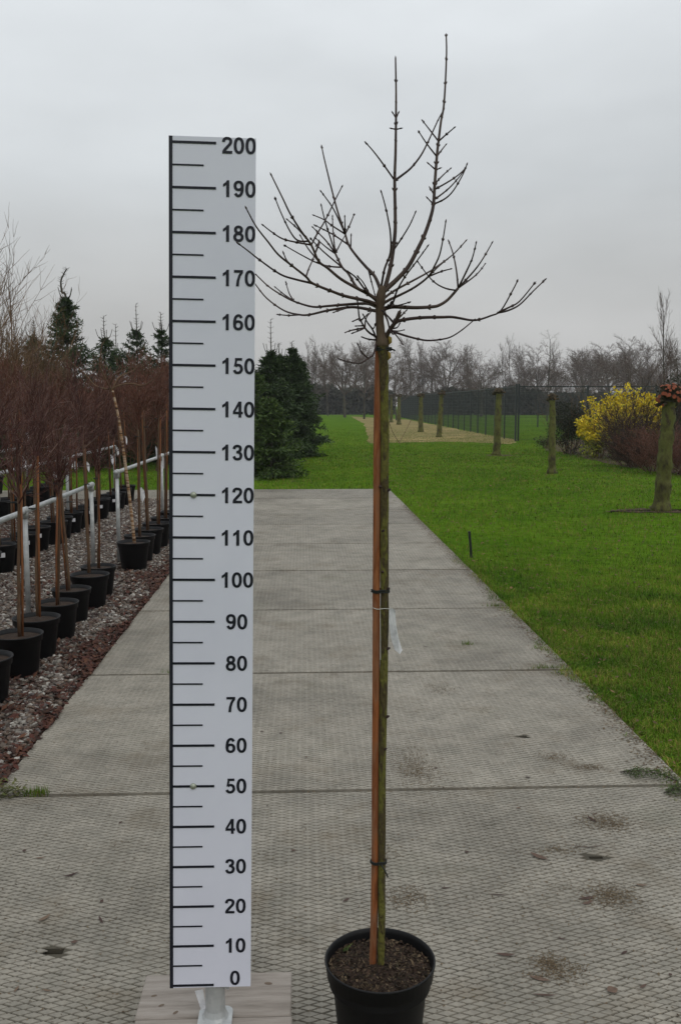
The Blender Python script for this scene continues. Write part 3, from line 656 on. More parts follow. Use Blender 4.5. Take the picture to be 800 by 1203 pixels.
rgb = random.Random(77)
def branch(main, dz, r0, r1, subs=(), base_dy=0.0):
    """main: spots along the branch, dz: how far its tip reaches towards (-) or away from the camera"""
    def place(pts, d0, d1):
        n = len(pts); return [TP(x, y, d0+(d1-d0)*(i/(n-1))**1.2) for i, (x, y) in enumerate(pts)]
    mp_ = place(main, base_dy, dz); cv = cr(mp_, 4)
    mb = MB(); m = len(cv)
    mb.tube(cv, [r0+(r1-r0)*(i/(m-1))**.75 for i in range(m)], 7)
    def buds(cv, ra, rb, step=.042):
        acc = rgb.uniform(0, step)
        for i in range(1, len(cv)):
            acc += (cv[i]-cv[i-1]).length
            if acc > step:
                acc = rgb.uniform(-.5, .3)*step; t = (cv[i]-cv[i-1]).normalized(); r = ra+(rb-ra)*i/len(cv)
                s = t.cross(Vector((rgb.uniform(-1, 1), rgb.uniform(-1, 1), rgb.uniform(-.3, 1)))).normalized()
                for q in (1, -1):
                    a = cv[i]+s*q*r*.4; mb.tube([a-t*.002, a+s*q*(r*.75+.0004)+t*.0015, a+s*q*(r*.85+.0008)+t*.0048], [r*.6, .0008+r*.22, .0003], 4)
        t = (cv[-1]-cv[-2]).normalized(); mb.tube([cv[-1]-t*.003, cv[-1]+t*.002, cv[-1]+t*.007], [rb, .0020, .0004], 5)
    buds(cv, r0, r1)
    br = mb.build('branch', M['twig'] if r0 < .0036 else M['branchbark'], tree, smooth=True)
    for s in subs:
        pts, ddz = s[0], s[1]
        # start on the nearest point of the main branch
        x, y = pts[0]; best = min(range(len(main)), key=lambda i: (main[i][0]-x)**2+(main[i][1]-y)**2)
        d0 = base_dy + (dz-base_dy)*(best/(len(main)-1))**1.2
        q = place(pts, d0, d0+ddz)
        near = min(cv, key=lambda p: (p-q[0]).length); q[0] = near
        c2 = cr(q, 4); mb = MB(); ra = min(s[2] if len(s) > 2 else .0021, r0*.8); rb = .0012
        mb.tube(c2, [ra+(rb-ra)*i/(len(c2)-1) for i in range(len(c2))], 6)
        buds(c2, ra, rb, .036)
        mb.build('twig', M['twig'], br, smooth=True)
M['branchbark'] = mat('branch_bark', [(.022, .013, .011), (.044, .027, .021), (.075, .050, .038)], scale=14, rough=.65, spec=.3)

branch([(449.5,345),(452.5,337),(459,312),(463.7,277.5),(464.3,255),(463.6,212),(464.6,180),(465,152),(465.2,126),(465.2,104),(464.6,69)], .05, .0062, .0019,
       [([(463.6,212),(448,190),(438,177),(430,168)], -.05), ([(463.6,212),(472,206),(483,197),(494,183),(502,168),(514,142),(521,129)], .07, .003),
        ([(465,153),(460.4,151)], 0), ([(465,153),(470,151)], 0), ([(464.7,136),(461.6,133)], 0), ([(464.7,136),(467.8,133)], 0),
        ([(464,292.5),(471,281),(481,264.7),(487.8,249.7)], -.09)])
branch([(448,336),(451.7,316),(458.5,297),(458.6,275),(455.8,257),(452,240),(448,226)], -.10, .0030, .0013)
branch([(451,342),(456,337.5),(466,328.5),(479.5,313.5),(491.5,291),(499,275),(505.8,255),(509,240),(510.6,216),(513,184),(515,166),(518,142),(521,126),(523,98),(524.4,62),(524,42)], .10, .0068, .0017,
       [([(508.7,240),(520,235),(528,229),(535,220),(544,204),(548,194)], -.05), ([(509.5,232),(524,224),(535,213),(546,199)], .04), ([(510.4,226),(529,212),(540,204),(546,198)], .02),
        ([(510.8,216),(520,206),(529,198)], .05), ([(508.8,240),(502.4,233)], 0), ([(510,228),(505.4,221.4)], 0), ([(511.6,201),(503.6,192.4)], 0), ([(511.6,201),(515.8,198)], 0),
        ([(513,184),(502,170),(492.4,155.6)], -.05), ([(513,184),(518,177),(523.6,170)], .03), ([(515,166),(505,153),(496.4,142)], .04), ([(515,166),(524,158),(533,150.4)], -.04)])
branch([(446.5,342),(445.8,337.5),(439.8,324),(430,313.5),(419.5,301.5),(409.8,288),(405.5,275),(396.4,247.5),(388.5,217.7),(380.6,185),(378,172)], .16, .0050, .0014,
       [([(406,276),(411,264),(415.6,252.7)], .03), ([(406,276),(405,255)], -.04), ([(405.5,276),(390,265),(380.6,258),(369,253)], .05), ([(409,287),(393.7,277),(381,270),(370,264.6)], .08), ([(405,274),(392,246),(377.6,225.5)], -.06),
        ([(412,291),(412.5,277)], 0), ([(432,316),(436,330),(440,345)], -.02)])
branch([(445,355),(438,349),(430,344),(420,339),(400.7,328),(385,315),(374.5,307),(365.7,287.7),(353.5,271),(341,251),(332.5,233.5),(319,206)], -.16, .0052, .0014,
       [([(365,288),(350,285),(332.5,280.7),(320,273),(309.7,265)], -.05), ([(366,287),(373,274),(382,259),(393.7,235),(401.6,219.5)], .06), ([(361,283),(350,282.5),(341,272),(330.7,251),(324,234.4)], -.04), ([(364,281),(350,269),(337.7,258)], .05),
        ([(374,307),(362,292),(353,277)], .05), ([(370,298),(376,284),(372,288)], .03)])
branch([(445,353),(430,344),(418.7,337),(409,321),(402,314),(394,298)], .06, .0044, .0024,
       [([(394,298),(389,282),(381.5,258),(377.6,242)], -.05), ([(394,298),(391.5,275),(390.6,254.5)], .05), ([(394,298),(400,286),(406,275.5)], .08), ([(394,298),(384,284),(374.5,274),(367.5,267)], .06),
        ([(402,314),(380,295.6),(365.7,281)], -.06), ([(402,315),(388,313),(373,309),(355,300),(335.6,289)], -.12), ([(394,298),(384,291),(371,280)], .04)])
branch([(444,350),(434,346),(427,338),(418,326),(409,319)], -.09, .0030, .0016, [([(434,346),(431.5,340.5),(426,331),(421,325.5)], -.03)])
branch([(445,359),(434,354.5),(424,352),(406,348),(393.7,343.7),(367.5,333),(359.6,325),(343,312),(327,299),(315,284),(301,266),(289.6,245)], -.30, .0050, .0013,
       [([(367.5,333),(346.5,328),(329,322),(306,306),(292,295),(280,286)], -.06, .0026), ([(360,325),(363,315),(367.5,305),(374.5,284)], .08), ([(343,312),(337,306),(333.4,298)], .0)])
branch([(445,362),(436,357.5),(427,356.5),(402.5,358),(385,359.5),(367.5,360.4),(345.6,354),(330,346),(315,336),(301,322.7),(293,315)], .26, .0046, .0013,
       [([(347,354),(340,345),(336,332)], .04), ([(345,354),(334,346),(323.7,337.6)], .06)])
branch([(445,366),(437.5,364.5),(422.5,361.5),(409.5,361),(385,364.7),(364,369.6),(352,369.7),(334,365),(313.7,350.6),(301,335),(294,326)], .24, .0046, .0013,
       [([(352,369.7),(340,370.6),(327,369.5)], -.05), ([(408,361.5),(399,364.5),(392.5,366.8)], -.03)])
branch([(443,399),(440.5,395),(434,391),(428.5,385),(422.5,374),(421,364),(420,354)], -.08, .0032, .0015,
       [([(428,385),(418,387),(411,388.5),(406,390.5)], -.06), ([(428,386),(423,388),(415,391)], -.02), ([(423,376),(415.5,377)], -.01), ([(426,381),(418.5,383)], .02), ([(424,376),(432,369)], .05), ([(428,385),(430,374),(436,366)], .03)])
branch([(443,400),(438,388),(432,379.5),(427,370.5)], -.04, .0026, .0014, [([(433,381),(438,386),(441,381)], -.03)])
branch([(443,399.5),(433,398.5),(425.5,396)], -.05, .0022, .0016)
branch([(443,402),(440.5,410),(438,417),(432.5,421),(423.5,426.5),(411,425.5),(399,422)], -.10, .0026, .0014, [([(433,421),(425,414),(420.5,405)], -.03)])
branch([(448,353),(458,345),(467.5,339),(490,327),(503.5,319.5),(511,314.5),(532,299),(547,283)], .14, .0036, .0014)
branch([(448,358),(458,352),(469,347),(487,337.5),(503,325),(510,313),(516,300),(520,282),(523.4,261)], -.12, .0040, .0013, [([(503,325),(518,319),(529,316)], -.05), ([(503,325),(515,313),(532,299)], .05)])
branch([(452,362),(461,356),(466,342),(475,326),(488.5,308),(502,289.5)], -.14, .0030, .0013)
branch([(448,364),(460,360.5),(475,361),(490,361.5),(508,360.5),(516,358.5),(526,352),(538,338.5)], .02, .0056, .0032,
       [([(538,338),(536,318),(532,298),(527,283.6)], .05, .0024), ([(538,338),(550,314),(555,302),(559,286)], -.06, .0024), ([(538,339),(556,319),(567,304),(577.6,285.6)], .03, .0024), ([(538,339),(559,323),(569.6,310)], .10),
        ([(536,340),(524,339),(512,333),(502,323),(491,308)], -.10), ([(461,360),(471,358),(481,355)], -.06), ([(455,361),(460,354),(462,357)], -.02)])
branch([(449,404),(454,394.5),(459,386),(464.5,378),(469.7,366)], -.03, .0062, .0046,
       [([(464.5,378),(478,375),(497.5,373),(520,372.6),(530,372.4),(541,374),(552,376),(562,375.6),(576,371),(588,365),(602,341),(607,331)], -.10, .0042), ([(459,388.5),(475,394),(490,398),(502,400),(516,399),(529,396),(542,388),(556,376.5)], -.09, .0028),
        ([(462,389),(467,396),(472.7,404)], -.05), ([(459,389),(467,389),(474,387.7)], .04), ([(463,388),(466,385),(469,381)], -.02), ([(463,379),(456,372),(450,366)], .0, .003), ([(465,376),(471,371),(477,365)], .03, .003)])
branch([(586,366.5),(598,361),(610,354),(627,333.6)], -.16, .0026, .0013, base_dy=-.125)
branch([(584,367.5),(596,365),(610,358),(626,342),(639.6,329)], -.09, .0026, .0013, base_dy=-.122)
branch([(450,366),(455,376),(458,388),(461,392)], -.03, .0024, .0018)

# ================================================================== bare crowns
def rv(r): return Vector((r.gauss(0, 1), r.gauss(0, 1), r.gauss(0, 1)))
def grow(S, r, p, d, L, rad, lvl, sp):
    n = sp['n'][lvl]; step = L/n; d = d.normalized(); last = lvl == len(sp['n'])-1
    for i in range(n):
        d = (d + rv(r)*sp['wob'][lvl] + Vector((0, 0, sp['up'][lvl]))).normalized()
        q = p + d*step; ra = rad*(1-sp.get('taper', .65)*i/n); rb = rad*(1-sp.get('taper', .65)*(i+1)/n)
        S[lvl].append((p, q, ra, rb)); p = q
        if not last and (i+1)/n >= sp['start'][lvl]:
            for k in range(r.choice(sp['kids'][lvl])):
                ax = d.cross(rv(r)).normalized(); a = R(r.gauss(sp['ang'][lvl], 9))
                dd = d*math.cos(a) + ax*math.sin(a)
                grow(S, r, p, dd, L*sp['len'][lvl]*r.uniform(.65, 1.15)*(1-.45*i/n), max(rb*sp['rr'][lvl], sp.get('rmin', .001)), lvl+1, sp)
def levels(sp): return [[] for _ in sp['n']]
def crown(sp, seed, p, L, rad, d=Vector((0,0,1))):
    S = levels(sp); r = random.Random(seed); grow(S, r, p, d, L, rad, 0, sp); return S

# young standards in pots: trunk to a graft, then a twiggy head
def head_mesh(seed, z0, nb, L, drop, m, rad=.006, dense=(2, 3), spread=70, up=.02, rmin=.0022):
    r = random.Random(seed); sp = {'n': [5, 4, 3], 'wob': [.09, .10, .10], 'up': [up, up, up], 'start': [.2, .2, 0], 'kids': [dense, (1, 2, 2)], 'ang': [34, 30], 'len': [.62, .6], 'rr': [.6, .7], 'rmin': rmin}
    S = levels(sp)
    for k in range(nb):
        a = r.uniform(0, 6.28); e = R(r.uniform(90-spread, 88)) if k > 1 else R(80)
        grow(S, r, Vector((0, 0, z0-r.uniform(0, .12))), Vector((math.cos(a)*math.cos(e), math.sin(a)*math.cos(e), math.sin(e)-drop)), L*r.uniform(.7, 1.2), rad, 0, sp)
    mb = MB(); [mb.cones(s, 3) for s in S]; return mb.mesh('crown', m)
def small_pot():
    mb = MB().lathe([(.118, .001), (.122, .004), (.150, .232), (.158, .236), (.162, .272), (.166, .275), (.166, .282), (.158, .282), (.150, .25)], 24, capb=True)
    return mb.mesh('pot', M['oldpot'], True)
potme = small_pot(); soilme = MB().lathe([(.155, .252), (.10, .258), (.04, .262), (.0001, .264)], 20).mesh('soil', M['soil'])
labelme = MB().box(-.022, .022, -.003, .0, 0, .045).mesh('pot_label', M['tagw'])
def flag_mesh(seed):
    r = random.Random(seed); mb = MB(); pts = [(0,0,0), (.02, .0, .01), (.045, .006, -.03), (.052, .004, -.10), (.03, .0, -.15), (.008, .004, -.11)]
    pts = [(x+r.uniform(-.006, .006), y+r.uniform(-.01, .01), z+r.uniform(-.01, .01)) for x, y, z in pts]
    n = len(pts); mb.add(pts+[(x, y+.001, z) for x, y, z in pts], [tuple(range(n)), tuple(range(2*n-1, n-1, -1))]); return mb.mesh('plant_tag', M['tagw'])
flags = [flag_mesh(s) for s in range(3)]
def stem_mesh(seed, h, r0, lean=0.0, m='trunk2', name='trunk'):
    r = random.Random(seed); pts = [Vector((lean*t*h + r.uniform(-.006, .006), r.uniform(-.006, .006), .255+t*(h-.255))) for t in [i/7 for i in range(8)]]
    return MB().tube(pts, [r0*(1.15-.35*i/7) for i in range(8)], 7, jitter=.08, rng=r).mesh(name, M[m], True)
def stake_mesh(seed, h, off, name='stake'):
    r = random.Random(seed); return MB().tube([(off, .004, .25), (off+r.uniform(-.012, .012), r.uniform(-.01, .01), h*.55), (off*.7, .0, h)], .0080, 6).mesh(name, M['stake2'], True)
purple_heads = [head_mesh(40+s, 1.24, 11, .48, -.10, M['purple'], .0065, (1, 1, 2), 62, .05, .0023) for s in range(4)]
red_heads = [head_mesh(60+s, 1.62, 10, .46, -.05, M['redtwig'], .006, (1, 1, 2), 55, .05, .0032) for s in range(3)]
brown_heads = [head_mesh(80+s, 1.45, 8, .95, -.25, M['browntwig'], .008, (1, 2), 42, .06, .0042) for s in range(4)]
stems = {h: [stem_mesh(i+int(h*10), h, .0115) for i in range(3)] for h in (1.26, 1.62, 1.45)}
stks = {h: [stake_mesh(i+int(h*10), h, .022*(1 if i % 2 else -1)) for i in range(3)] for h in (1.26, 1.62, 1.45)}
tieme = MB().tube([(.030*math.cos(k*math.pi/6), .020*math.sin(k*math.pi/6), .002*math.sin(k)) for k in range(13)], .004, 5).mesh('tie', M['tie'])
def young_tree(x, y, kind, i, label, group, flag=False, plabel=False, scale=1.0, rz=None):
    h, heads = {'purple': (1.26, purple_heads), 'red': (1.62, red_heads), 'brown': (1.45, brown_heads)}[kind]
    r = random.Random(i*13+7)
    t = empty('young_tree', (x, y, -.006), r.uniform(0, 6.28) if rz is None else rz); t.scale = (scale,)*3
    p = link('pot', potme, t); link('soil', soilme, t)
    lean = (r.gauss(0, .022), r.gauss(0, .022), 0); fz = r.uniform(.95, 1.16) if kind == 'purple' else r.uniform(.88, 1.04); wx = r.uniform(.75, 1.05)
    for nm, me in (('trunk', stems[h][i % 3]), ('stake', stks[h][(i+1) % 3]), ('crown', heads[i % len(heads)])):
        o = link(nm, me, t); o.rotation_euler = lean; o.scale = (wx, wx, fz) if nm == 'crown' else (1, 1, fz)
    tm = link('tie', tieme, t); tm.location = (0, 0, r.uniform(.75, .95)*h-.02); tm.rotation_euler = lean
    if flag:
        f_ = link('plant_tag', flags[i % 3], t); f_.location = (.0, -.012, r.uniform(.75, 1.2)); f_.rotation_euler = (0, 0, r.uniform(-1, 1)-t.rotation_euler.z)
    if plabel:
        l_ = link('pot_label', labelme, t); a = -math.pi/2+.5 - t.rotation_euler.z; l_.location = (.145*math.cos(a), .145*math.sin(a), .17); l_.rotation_euler = (0.1, 0, a+math.pi/2)
    return tag(t, label, 'tree', group)
ORD = ['first', 'second', 'third', 'fourth', 'fifth', 'sixth', 'seventh', 'eighth', 'ninth']
for i in range(9):
    y = 4.62+i*.485 + random.Random(i).uniform(-.03, .03)
    if i < 8: young_tree(-1.760+random.Random(i+50).uniform(-.015, .015), y, 'purple', i, 'purple-twigged potted tree beside the paving, %s before the leaning pale trunk' % ORD[7-i], 'purple-twigged potted trees next to the paving', scale=random.Random(i+9).uniform(.89, .97))
for i, y in enumerate((9.75, 10.25, 10.75, 11.3, 11.9)):
    young_tree(-1.72+.01*i, y, 'red', i, 'red-brown potted tree on an orange stake, %s behind the leaning pale trunk' % ORD[i], 'red-brown potted trees past the gap', flag=i != 1)
# the pale banded one, leaning
t = empty('young_tree', (-1.70, 9.28, -.006)); tag(t, 'leaning young tree with pale banded trunk and thick cut branches in a black pot', 'tree')
link('pot', potme, t); link('soil', soilme, t)
M['paletrunk'] = mat('pale_banded_trunk', [(.03, .015, .010), (.22, .11, .045), (.38, .30, .22), (.10, .045, .02)], scale=3.0, rough=.8, stretch=(.4, .4, 7), ramp=(.40, .60))
pts = [Vector((.01, 0, .25)), Vector((-.03, 0, .75)), Vector((-.075, -.01, 1.2)), Vector((-.12, 0, 1.55)), Vector((-.17, 0, 1.80))]
MB().tube(cr(pts, 4), [.0165-.0003*i for i in range(17)], 9, jitter=.06, rng=random.Random(2)).build('trunk', M['paletrunk'], t, True)
for pts in ([(-.17,0,1.79), (-.24,0,1.80), (-.33,-.02,1.83), (-.42,.0,1.93), (-.52,0,2.02)], [(-.17,0,1.79), (-.10,-.02,1.83), (.02,0,1.85), (.12,.02,1.83), (.22,.02,1.88)], [(-.17,0,1.78), (-.22,-.06,1.9), (-.26,-.1,2.02), (-.25,-.1,2.12)], [(-.17,0,1.79), (-.12,.05,1.9), (-.05,.1,1.95)], [(-.2,0,1.79), (-.14,-.05,1.92), (-.06,-.05,1.97)]):
    S = crown({'n': [2, 2], 'wob': [.2, .2], 'up': [.05, .05], 'start': [0, 0], 'kids': [(1, 2)], 'ang': [40], 'len': [.7], 'rr': [.7]}, len(pts), Vector(pts[-1]), .18, .005, Vector(pts[-1])-Vector(pts[-2]))
    mb = MB().tube(cr(pts, 3), [.011, .010, .0095, .009, .0085, .008, .0075, .007, .0065, .006, .0055, .005, .005][:3*(len(pts)-1)+1], 6); [mb.cones(s, 4) for s in S]; mb.build('branch', M['trunk2'], t)
# second and third rows
for i in range(21):
    y = 6.3+i*.47+random.Random(i).uniform(-.05, .05)
    young_tree(-2.98+random.Random(i+5).uniform(-.04, .04), y, 'purple' if i % 3 == 0 else 'red', i+2, 'young potted tree in the second row, behind the steel rail', 'potted trees in the second row', flag=i % 4 != 3, plabel=i % 3 != 1, scale=random.Random(i).uniform(.92, 1.02))
for i in range(14):
    y = 9.3+i*.56+random.Random(i+77).uniform(-.08, .08)
    young_tree(-4.35+random.Random(i+15).uniform(-.05, .05), y, 'brown', i, 'taller brown-branched potted tree in the third row, against the conifers', 'brown-branched potted trees in the third row', flag=i % 2 == 0, scale=random.Random(i).uniform(.95, 1.15))
for i in range(7):
    y = 12.5+i*.8
    young_tree(-5.6+random.Random(i+25).uniform(-.1, .1), y, 'brown', i+1, 'tall brown-branched potted tree in the rear row, behind the third row', 'brown-branched potted trees in the rear row', scale=random.Random(i+3).uniform(1.05, 1.3))

# rails the trees are tied to
def rail(X, y0, y1, z, posts, label, rad=.021):
    t = empty('support_rail', (X, y0, -.01)); tag(t, label, 'rail', None)
    MB().tube([(0, 0, z), (0, (y1-y0)*.5, z-.006), (0, y1-y0, z)], rad, 10).build('rail', M['zinc'], t, True)
    for yy in posts:
        MB().tube([(0, yy-y0, -.02), (0, yy-y0, z-.002)], rad*.95, 10).build('post', M['zinc'], t, True)
        c = MB(); c.tube([(0, yy-y0-.045, z), (0, yy-y0+.045, z)], rad*1.35, 12); c.tube([(0, yy-y0, z-.06), (0, yy-y0, z+.01)], rad*1.3, 12); c.build('coupler', M['zinc'], t, True)
    return t
rail(-2.13, 4.4, 9.42, .845, (4.45, 7.15, 9.40), 'galvanised steel rail behind the purple-twigged pot row, ending at the gap')
rail(-1.92, 9.62, 15.9, .955, (9.65, 12.7, 15.85), 'galvanised steel rail starting past the gap, beside the leaning pale trunk')
rail(-3.12, 6.0, 15.6, .95, (6.1, 9.3, 12.4, 15.5), 'galvanised steel rail running through the second row of pots')
rail(-4.5, 9.0, 15.4, .95, (9.1, 12.3, 15.3), 'galvanised steel rail along the third row of pots')

# long-whipped bare trees behind
sapl = []
for s in range(3):
    sp = {'n': [8, 6, 4], 'wob': [.04, .08, .14], 'up': [.03, .10, .06], 'start': [.3, .3, 0], 'kids': [(2, 2, 3), (1, 2)], 'ang': [34, 30], 'len': [.55, .45], 'rr': [.55, .6], 'rmin': .0035}
    S = crown(sp, 300+s, Vector((0, 0, 0)), 3.2, .022); a = MB().cones(S[0], 6).mesh('trunk', M['trunk2']); b_ = MB(); [b_.cones(x, 3) for x in S[1:]]; sapl.append((a, b_.mesh('crown', M['browntwig'])))
def two_part(name, parts, loc, rz, sc, label, cat, group):
    t = empty(name, loc, rz); t.scale = (sc, sc, sc) if not hasattr(sc, '__len__') else sc
    for me in parts:
        o = link(me.name.split('.')[0], me, t)
        if me.name.startswith(('stems', 'twigs')): tag(o, kind='stuff')
    return tag(t, label, cat, group)
for i, (x, y, sc) in enumerate(((-4.8, 13.6, 1.15), (-5.25, 15.6, 1.20), (-5.0, 16.6, 1.12), (-6.7, 18.6, 1.22), (-6.3, 19.5, 1.05), (-7.0, 20.8, 1.2), (-5.2, 18.4, .95), (-4.15, 11.6, .95), (-4.5, 12.6, 1.0), (-5.9, 17.4, 1.1), (-4.6, 16.2, .85), (-3.9, 15.0, .72))):
    two_part('bare_sapling', sapl[i % 3], (x, y, -.03), i*1.7, sc, 'tall bare sapling with long thin whips rising above the pot rows', 'sapling', 'long-whipped saplings')
# reddish brush behind the pot rows
brush = []
for s in range(3):
    S = None; r = random.Random(500+s); sp = {'n': [6, 5, 3], 'wob': [.06, .07, .08], 'up': [.05, .07, .05], 'start': [.15, .2, 0], 'kids': [(2, 3), (1, 2, 2)], 'ang': [24, 28], 'len': [.5, .5], 'rr': [.6, .65], 'rmin': .0065}
    S = levels(sp)
    for k in range(8):
        a = r.uniform(0, 6.28); grow(S, r, Vector((math.cos(a)*.16, math.sin(a)*.16, 0)), Vector((math.cos(a)*.35, math.sin(a)*.35, 1)), r.uniform(1.5, 2.2), .014, 0, sp)
    brush.append((MB().cones(S[0], 4).mesh('stems', M['trunk2']), (lambda b: ([b.cones(x, 3) for x in S[1:]], b.mesh('twigs', M['redtwig']))[1])(MB())))
for i in range(13):
    r = random.Random(i+900); x = -9.4+i*.56
    two_part('bare_shrub', brush[i % 3], (x+r.uniform(-.1, .1), 23.2+r.uniform(-1.0, 1.6)+(.6 if i % 2 else 0), -.03), i*2.1, (1.15, 1.15, r.uniform(.95, 1.15)), 'dense red-brown bare shrub in the hedge-like row before the left conifers', 'shrub', 'red-brown shrubs before the conifers')

# ================================================================== conifers
def spruce_mesh(seed, h, rbase, m, crook=False, leader=.9, dens=1.0, low=.12, nl=.10):
    r = random.Random(seed); q = np.random.default_rng(seed); segs = []; B = []; D = []
    top = h-leader; nw = int(16*dens*h/3.5)
    for w in range(nw):
        t = (w/(nw-1))**.9; z = low+(top-low)*t; rr = rbase*(1-t)**.80*(.75+.5*r.random())+.09
        for k in range(r.choice((6, 7, 8))):
            a = r.uniform(0, 6.28); L = rr*r.uniform(.6, 1.15)*(1+.12*math.sin(a*2+z*3+seed)); el = -.25+.75*t+r.uniform(-.15, .2)
            d = Vector((math.cos(a)*math.cos(el), math.sin(a)*math.cos(el), math.sin(el))); p0 = Vector((0, 0, z+r.uniform(-.05, .05))); p1 = p0+d*L+Vector((0, 0, .12*L))
            segs.append((p0, p1, .010, .004))
            side = d.cross(Vector((0, 0, 1))).normalized()
            nt_ = max(3, int(L/.13))
            for j in range(nt_):
                u = (j+.6)/nt_; c = p0.lerp(p1, u)
                for sg in (1, -1):
                    l2 = (1-u*.55)*L*.42*r.uniform(.6, 1.1); dd = (d*.75+side*sg*.75+Vector((0, 0, r.uniform(-.25, .15)))).normalized(); c2 = c+dd*l2
                    nn = max(3, int(l2/.035))
                    for i in range(nn):
                        B.append(c.lerp(c2, (i+.5)/nn)); D.append(dd)
            for i in range(8): B.append(p0.lerp(p1, .3+.7*i/8)); D.append(d)
    B = np.array([tuple(b) for b in B]); D = np.array([tuple(x) for x in D]); B = np.repeat(B, 2, 0); D = np.repeat(D, 2, 0); n = len(B)
    D = D*.7+q.normal(0, .45, (n, 3)); D /= np.linalg.norm(D, axis=1)[:, None]; l = q.uniform(.6, 1.3, n)*nl
    W = np.cross(D, q.normal(0, 1, (n, 3))); W /= np.linalg.norm(W, axis=1)[:, None]
    nb = MB(); nb.leaves(B+q.normal(0, .015, (n, 3)), D*l[:, None], W*(l*.13)[:, None])
    tk = MB()
    if crook: line = [Vector((0,0,0)), Vector((0,0,top*.5)), Vector((.02,0,top)), Vector((-.08,.02,top+leader*.3)), Vector((-.10,0,top+leader*.6)), Vector((-.04,0,top+leader*.8)), Vector((.06,0,top+leader))]
    else: line = [Vector((0,0,0)), Vector((0,0,top*.6)), Vector((.01,0,top)), Vector((0,.01,top+leader*.5)), Vector((0,0,top+leader))]
    cv = cr(line, 4); m_ = len(cv); tk.tube(cv, [max((.055+.01*h)*max(0, 1-c_.z/top)**.8*.8, .019*(2.0 if crook else 1)*(1-.62*max(0, c_.z-top)/leader)) for c_ in cv], 6)
    for c_ in cv:
        if c_.z > top:
            for k in range(3): a = r.uniform(0, 6.28); tk.cones([(c_, c_+Vector((math.cos(a)*.09, math.sin(a)*.09, .05)), .007, .003)], 3)
    tk.cones(segs, 3)
    for k in range(4 if leader > .4 else 0):   # upswept shoots round the leader, nearly bare
        a = k*1.57+seed; z = top+leader*.08
        pts = cr([Vector((0,0,z)), Vector((math.cos(a)*.16, math.sin(a)*.16, z+.08)), Vector((math.cos(a)*.24, math.sin(a)*.24, z+.30))], 3); tk.tube(pts, [.011]*4+[.008]*3, 5)
    return tk.mesh('trunk', M['greytrunk']), nb.mesh('foliage', m)
def conifer(px, top_y, Y, r, seed, m, label, crook=False, leader=.8, dens=1.0, name='spruce', group=None, sway=0, nl=.10):
    tp = P(px, top_y, Y); a = spruce_mesh(seed, tp.z+.03, r, m, crook, leader, dens, nl=nl)
    return two_part(name, a, (tp.x, Y, -.03), sway, 1, label, 'tree', group)
conifer(76, 316, 25.0, 1.55, 1, M['needle'], 'dark spruce with a crooked bare leader above the pot rows', True, .85, 1.5)
conifer(40, 378, 26.0, 1.3, 2, M['needle'], 'dark conifer behind the whips, beside the spruce with crooked leader', leader=.5)
conifer(122, 372, 26.5, 1.25, 3, M['needle'], 'dull conifer with thin twin leaders next to the crooked spruce', leader=.7, group=None)
conifer(136, 382, 28.0, 1.1, 13, M['needle'], 'slim conifer with a thin bare tip, second from the crooked spruce', leader=.9)
conifer(160, 358, 28.0, 1.35, 4, M['needle'], 'conifer with a tall thin leader left of the measuring board', leader=.85)
conifer(189, 368, 27.0, 1.3, 5, M['needle'], 'dark conifer half hidden behind the left edge of the measuring board', leader=.6)
conifer(8, 400, 24.0, 1.1, 6, M['needle'], 'dark broad conifer behind the outermost whips', leader=.6)
conifer(225, 372, 26.0, 1.0, 7, M['needle'], 'dark conifer wholly behind the measuring board', leader=.8)
# evergreens along the left of the lawn
conifer(318, 376, 25.5, 1.15, 21, M['needle'], 'dark spruce with a tall bare leader right beside the measuring board', leader=1.0, dens=1.5, nl=.13)
conifer(343, 402, 29.5, 1.0, 22, M['needle'], 'broad dark spruce at the right end of the evergreen clump', leader=.35, dens=1.7, nl=.14)
conifer(353, 418, 33.0, .78, 23, M['needle'], 'small dark spruce tucked behind the broad one at the clump end', leader=.3, dens=1.5, nl=.14)
conifer(328, 404, 29.5, 1.05, 24, M['needle'], 'dark spruce in the middle of the evergreen clump', leader=.5, dens=1.5, nl=.14)
conifer(298, 430, 21.5, .9, 26, M['needle2'], 'mid-green spruce partly covered by the right edge of the measuring board', leader=.3, dens=1.4)
conifer(318, 468, 21.0, .72, 25, M['needle2'], 'low light-green spruce at the front of the evergreen clump', leader=.15, dens=2.2, nl=.13)

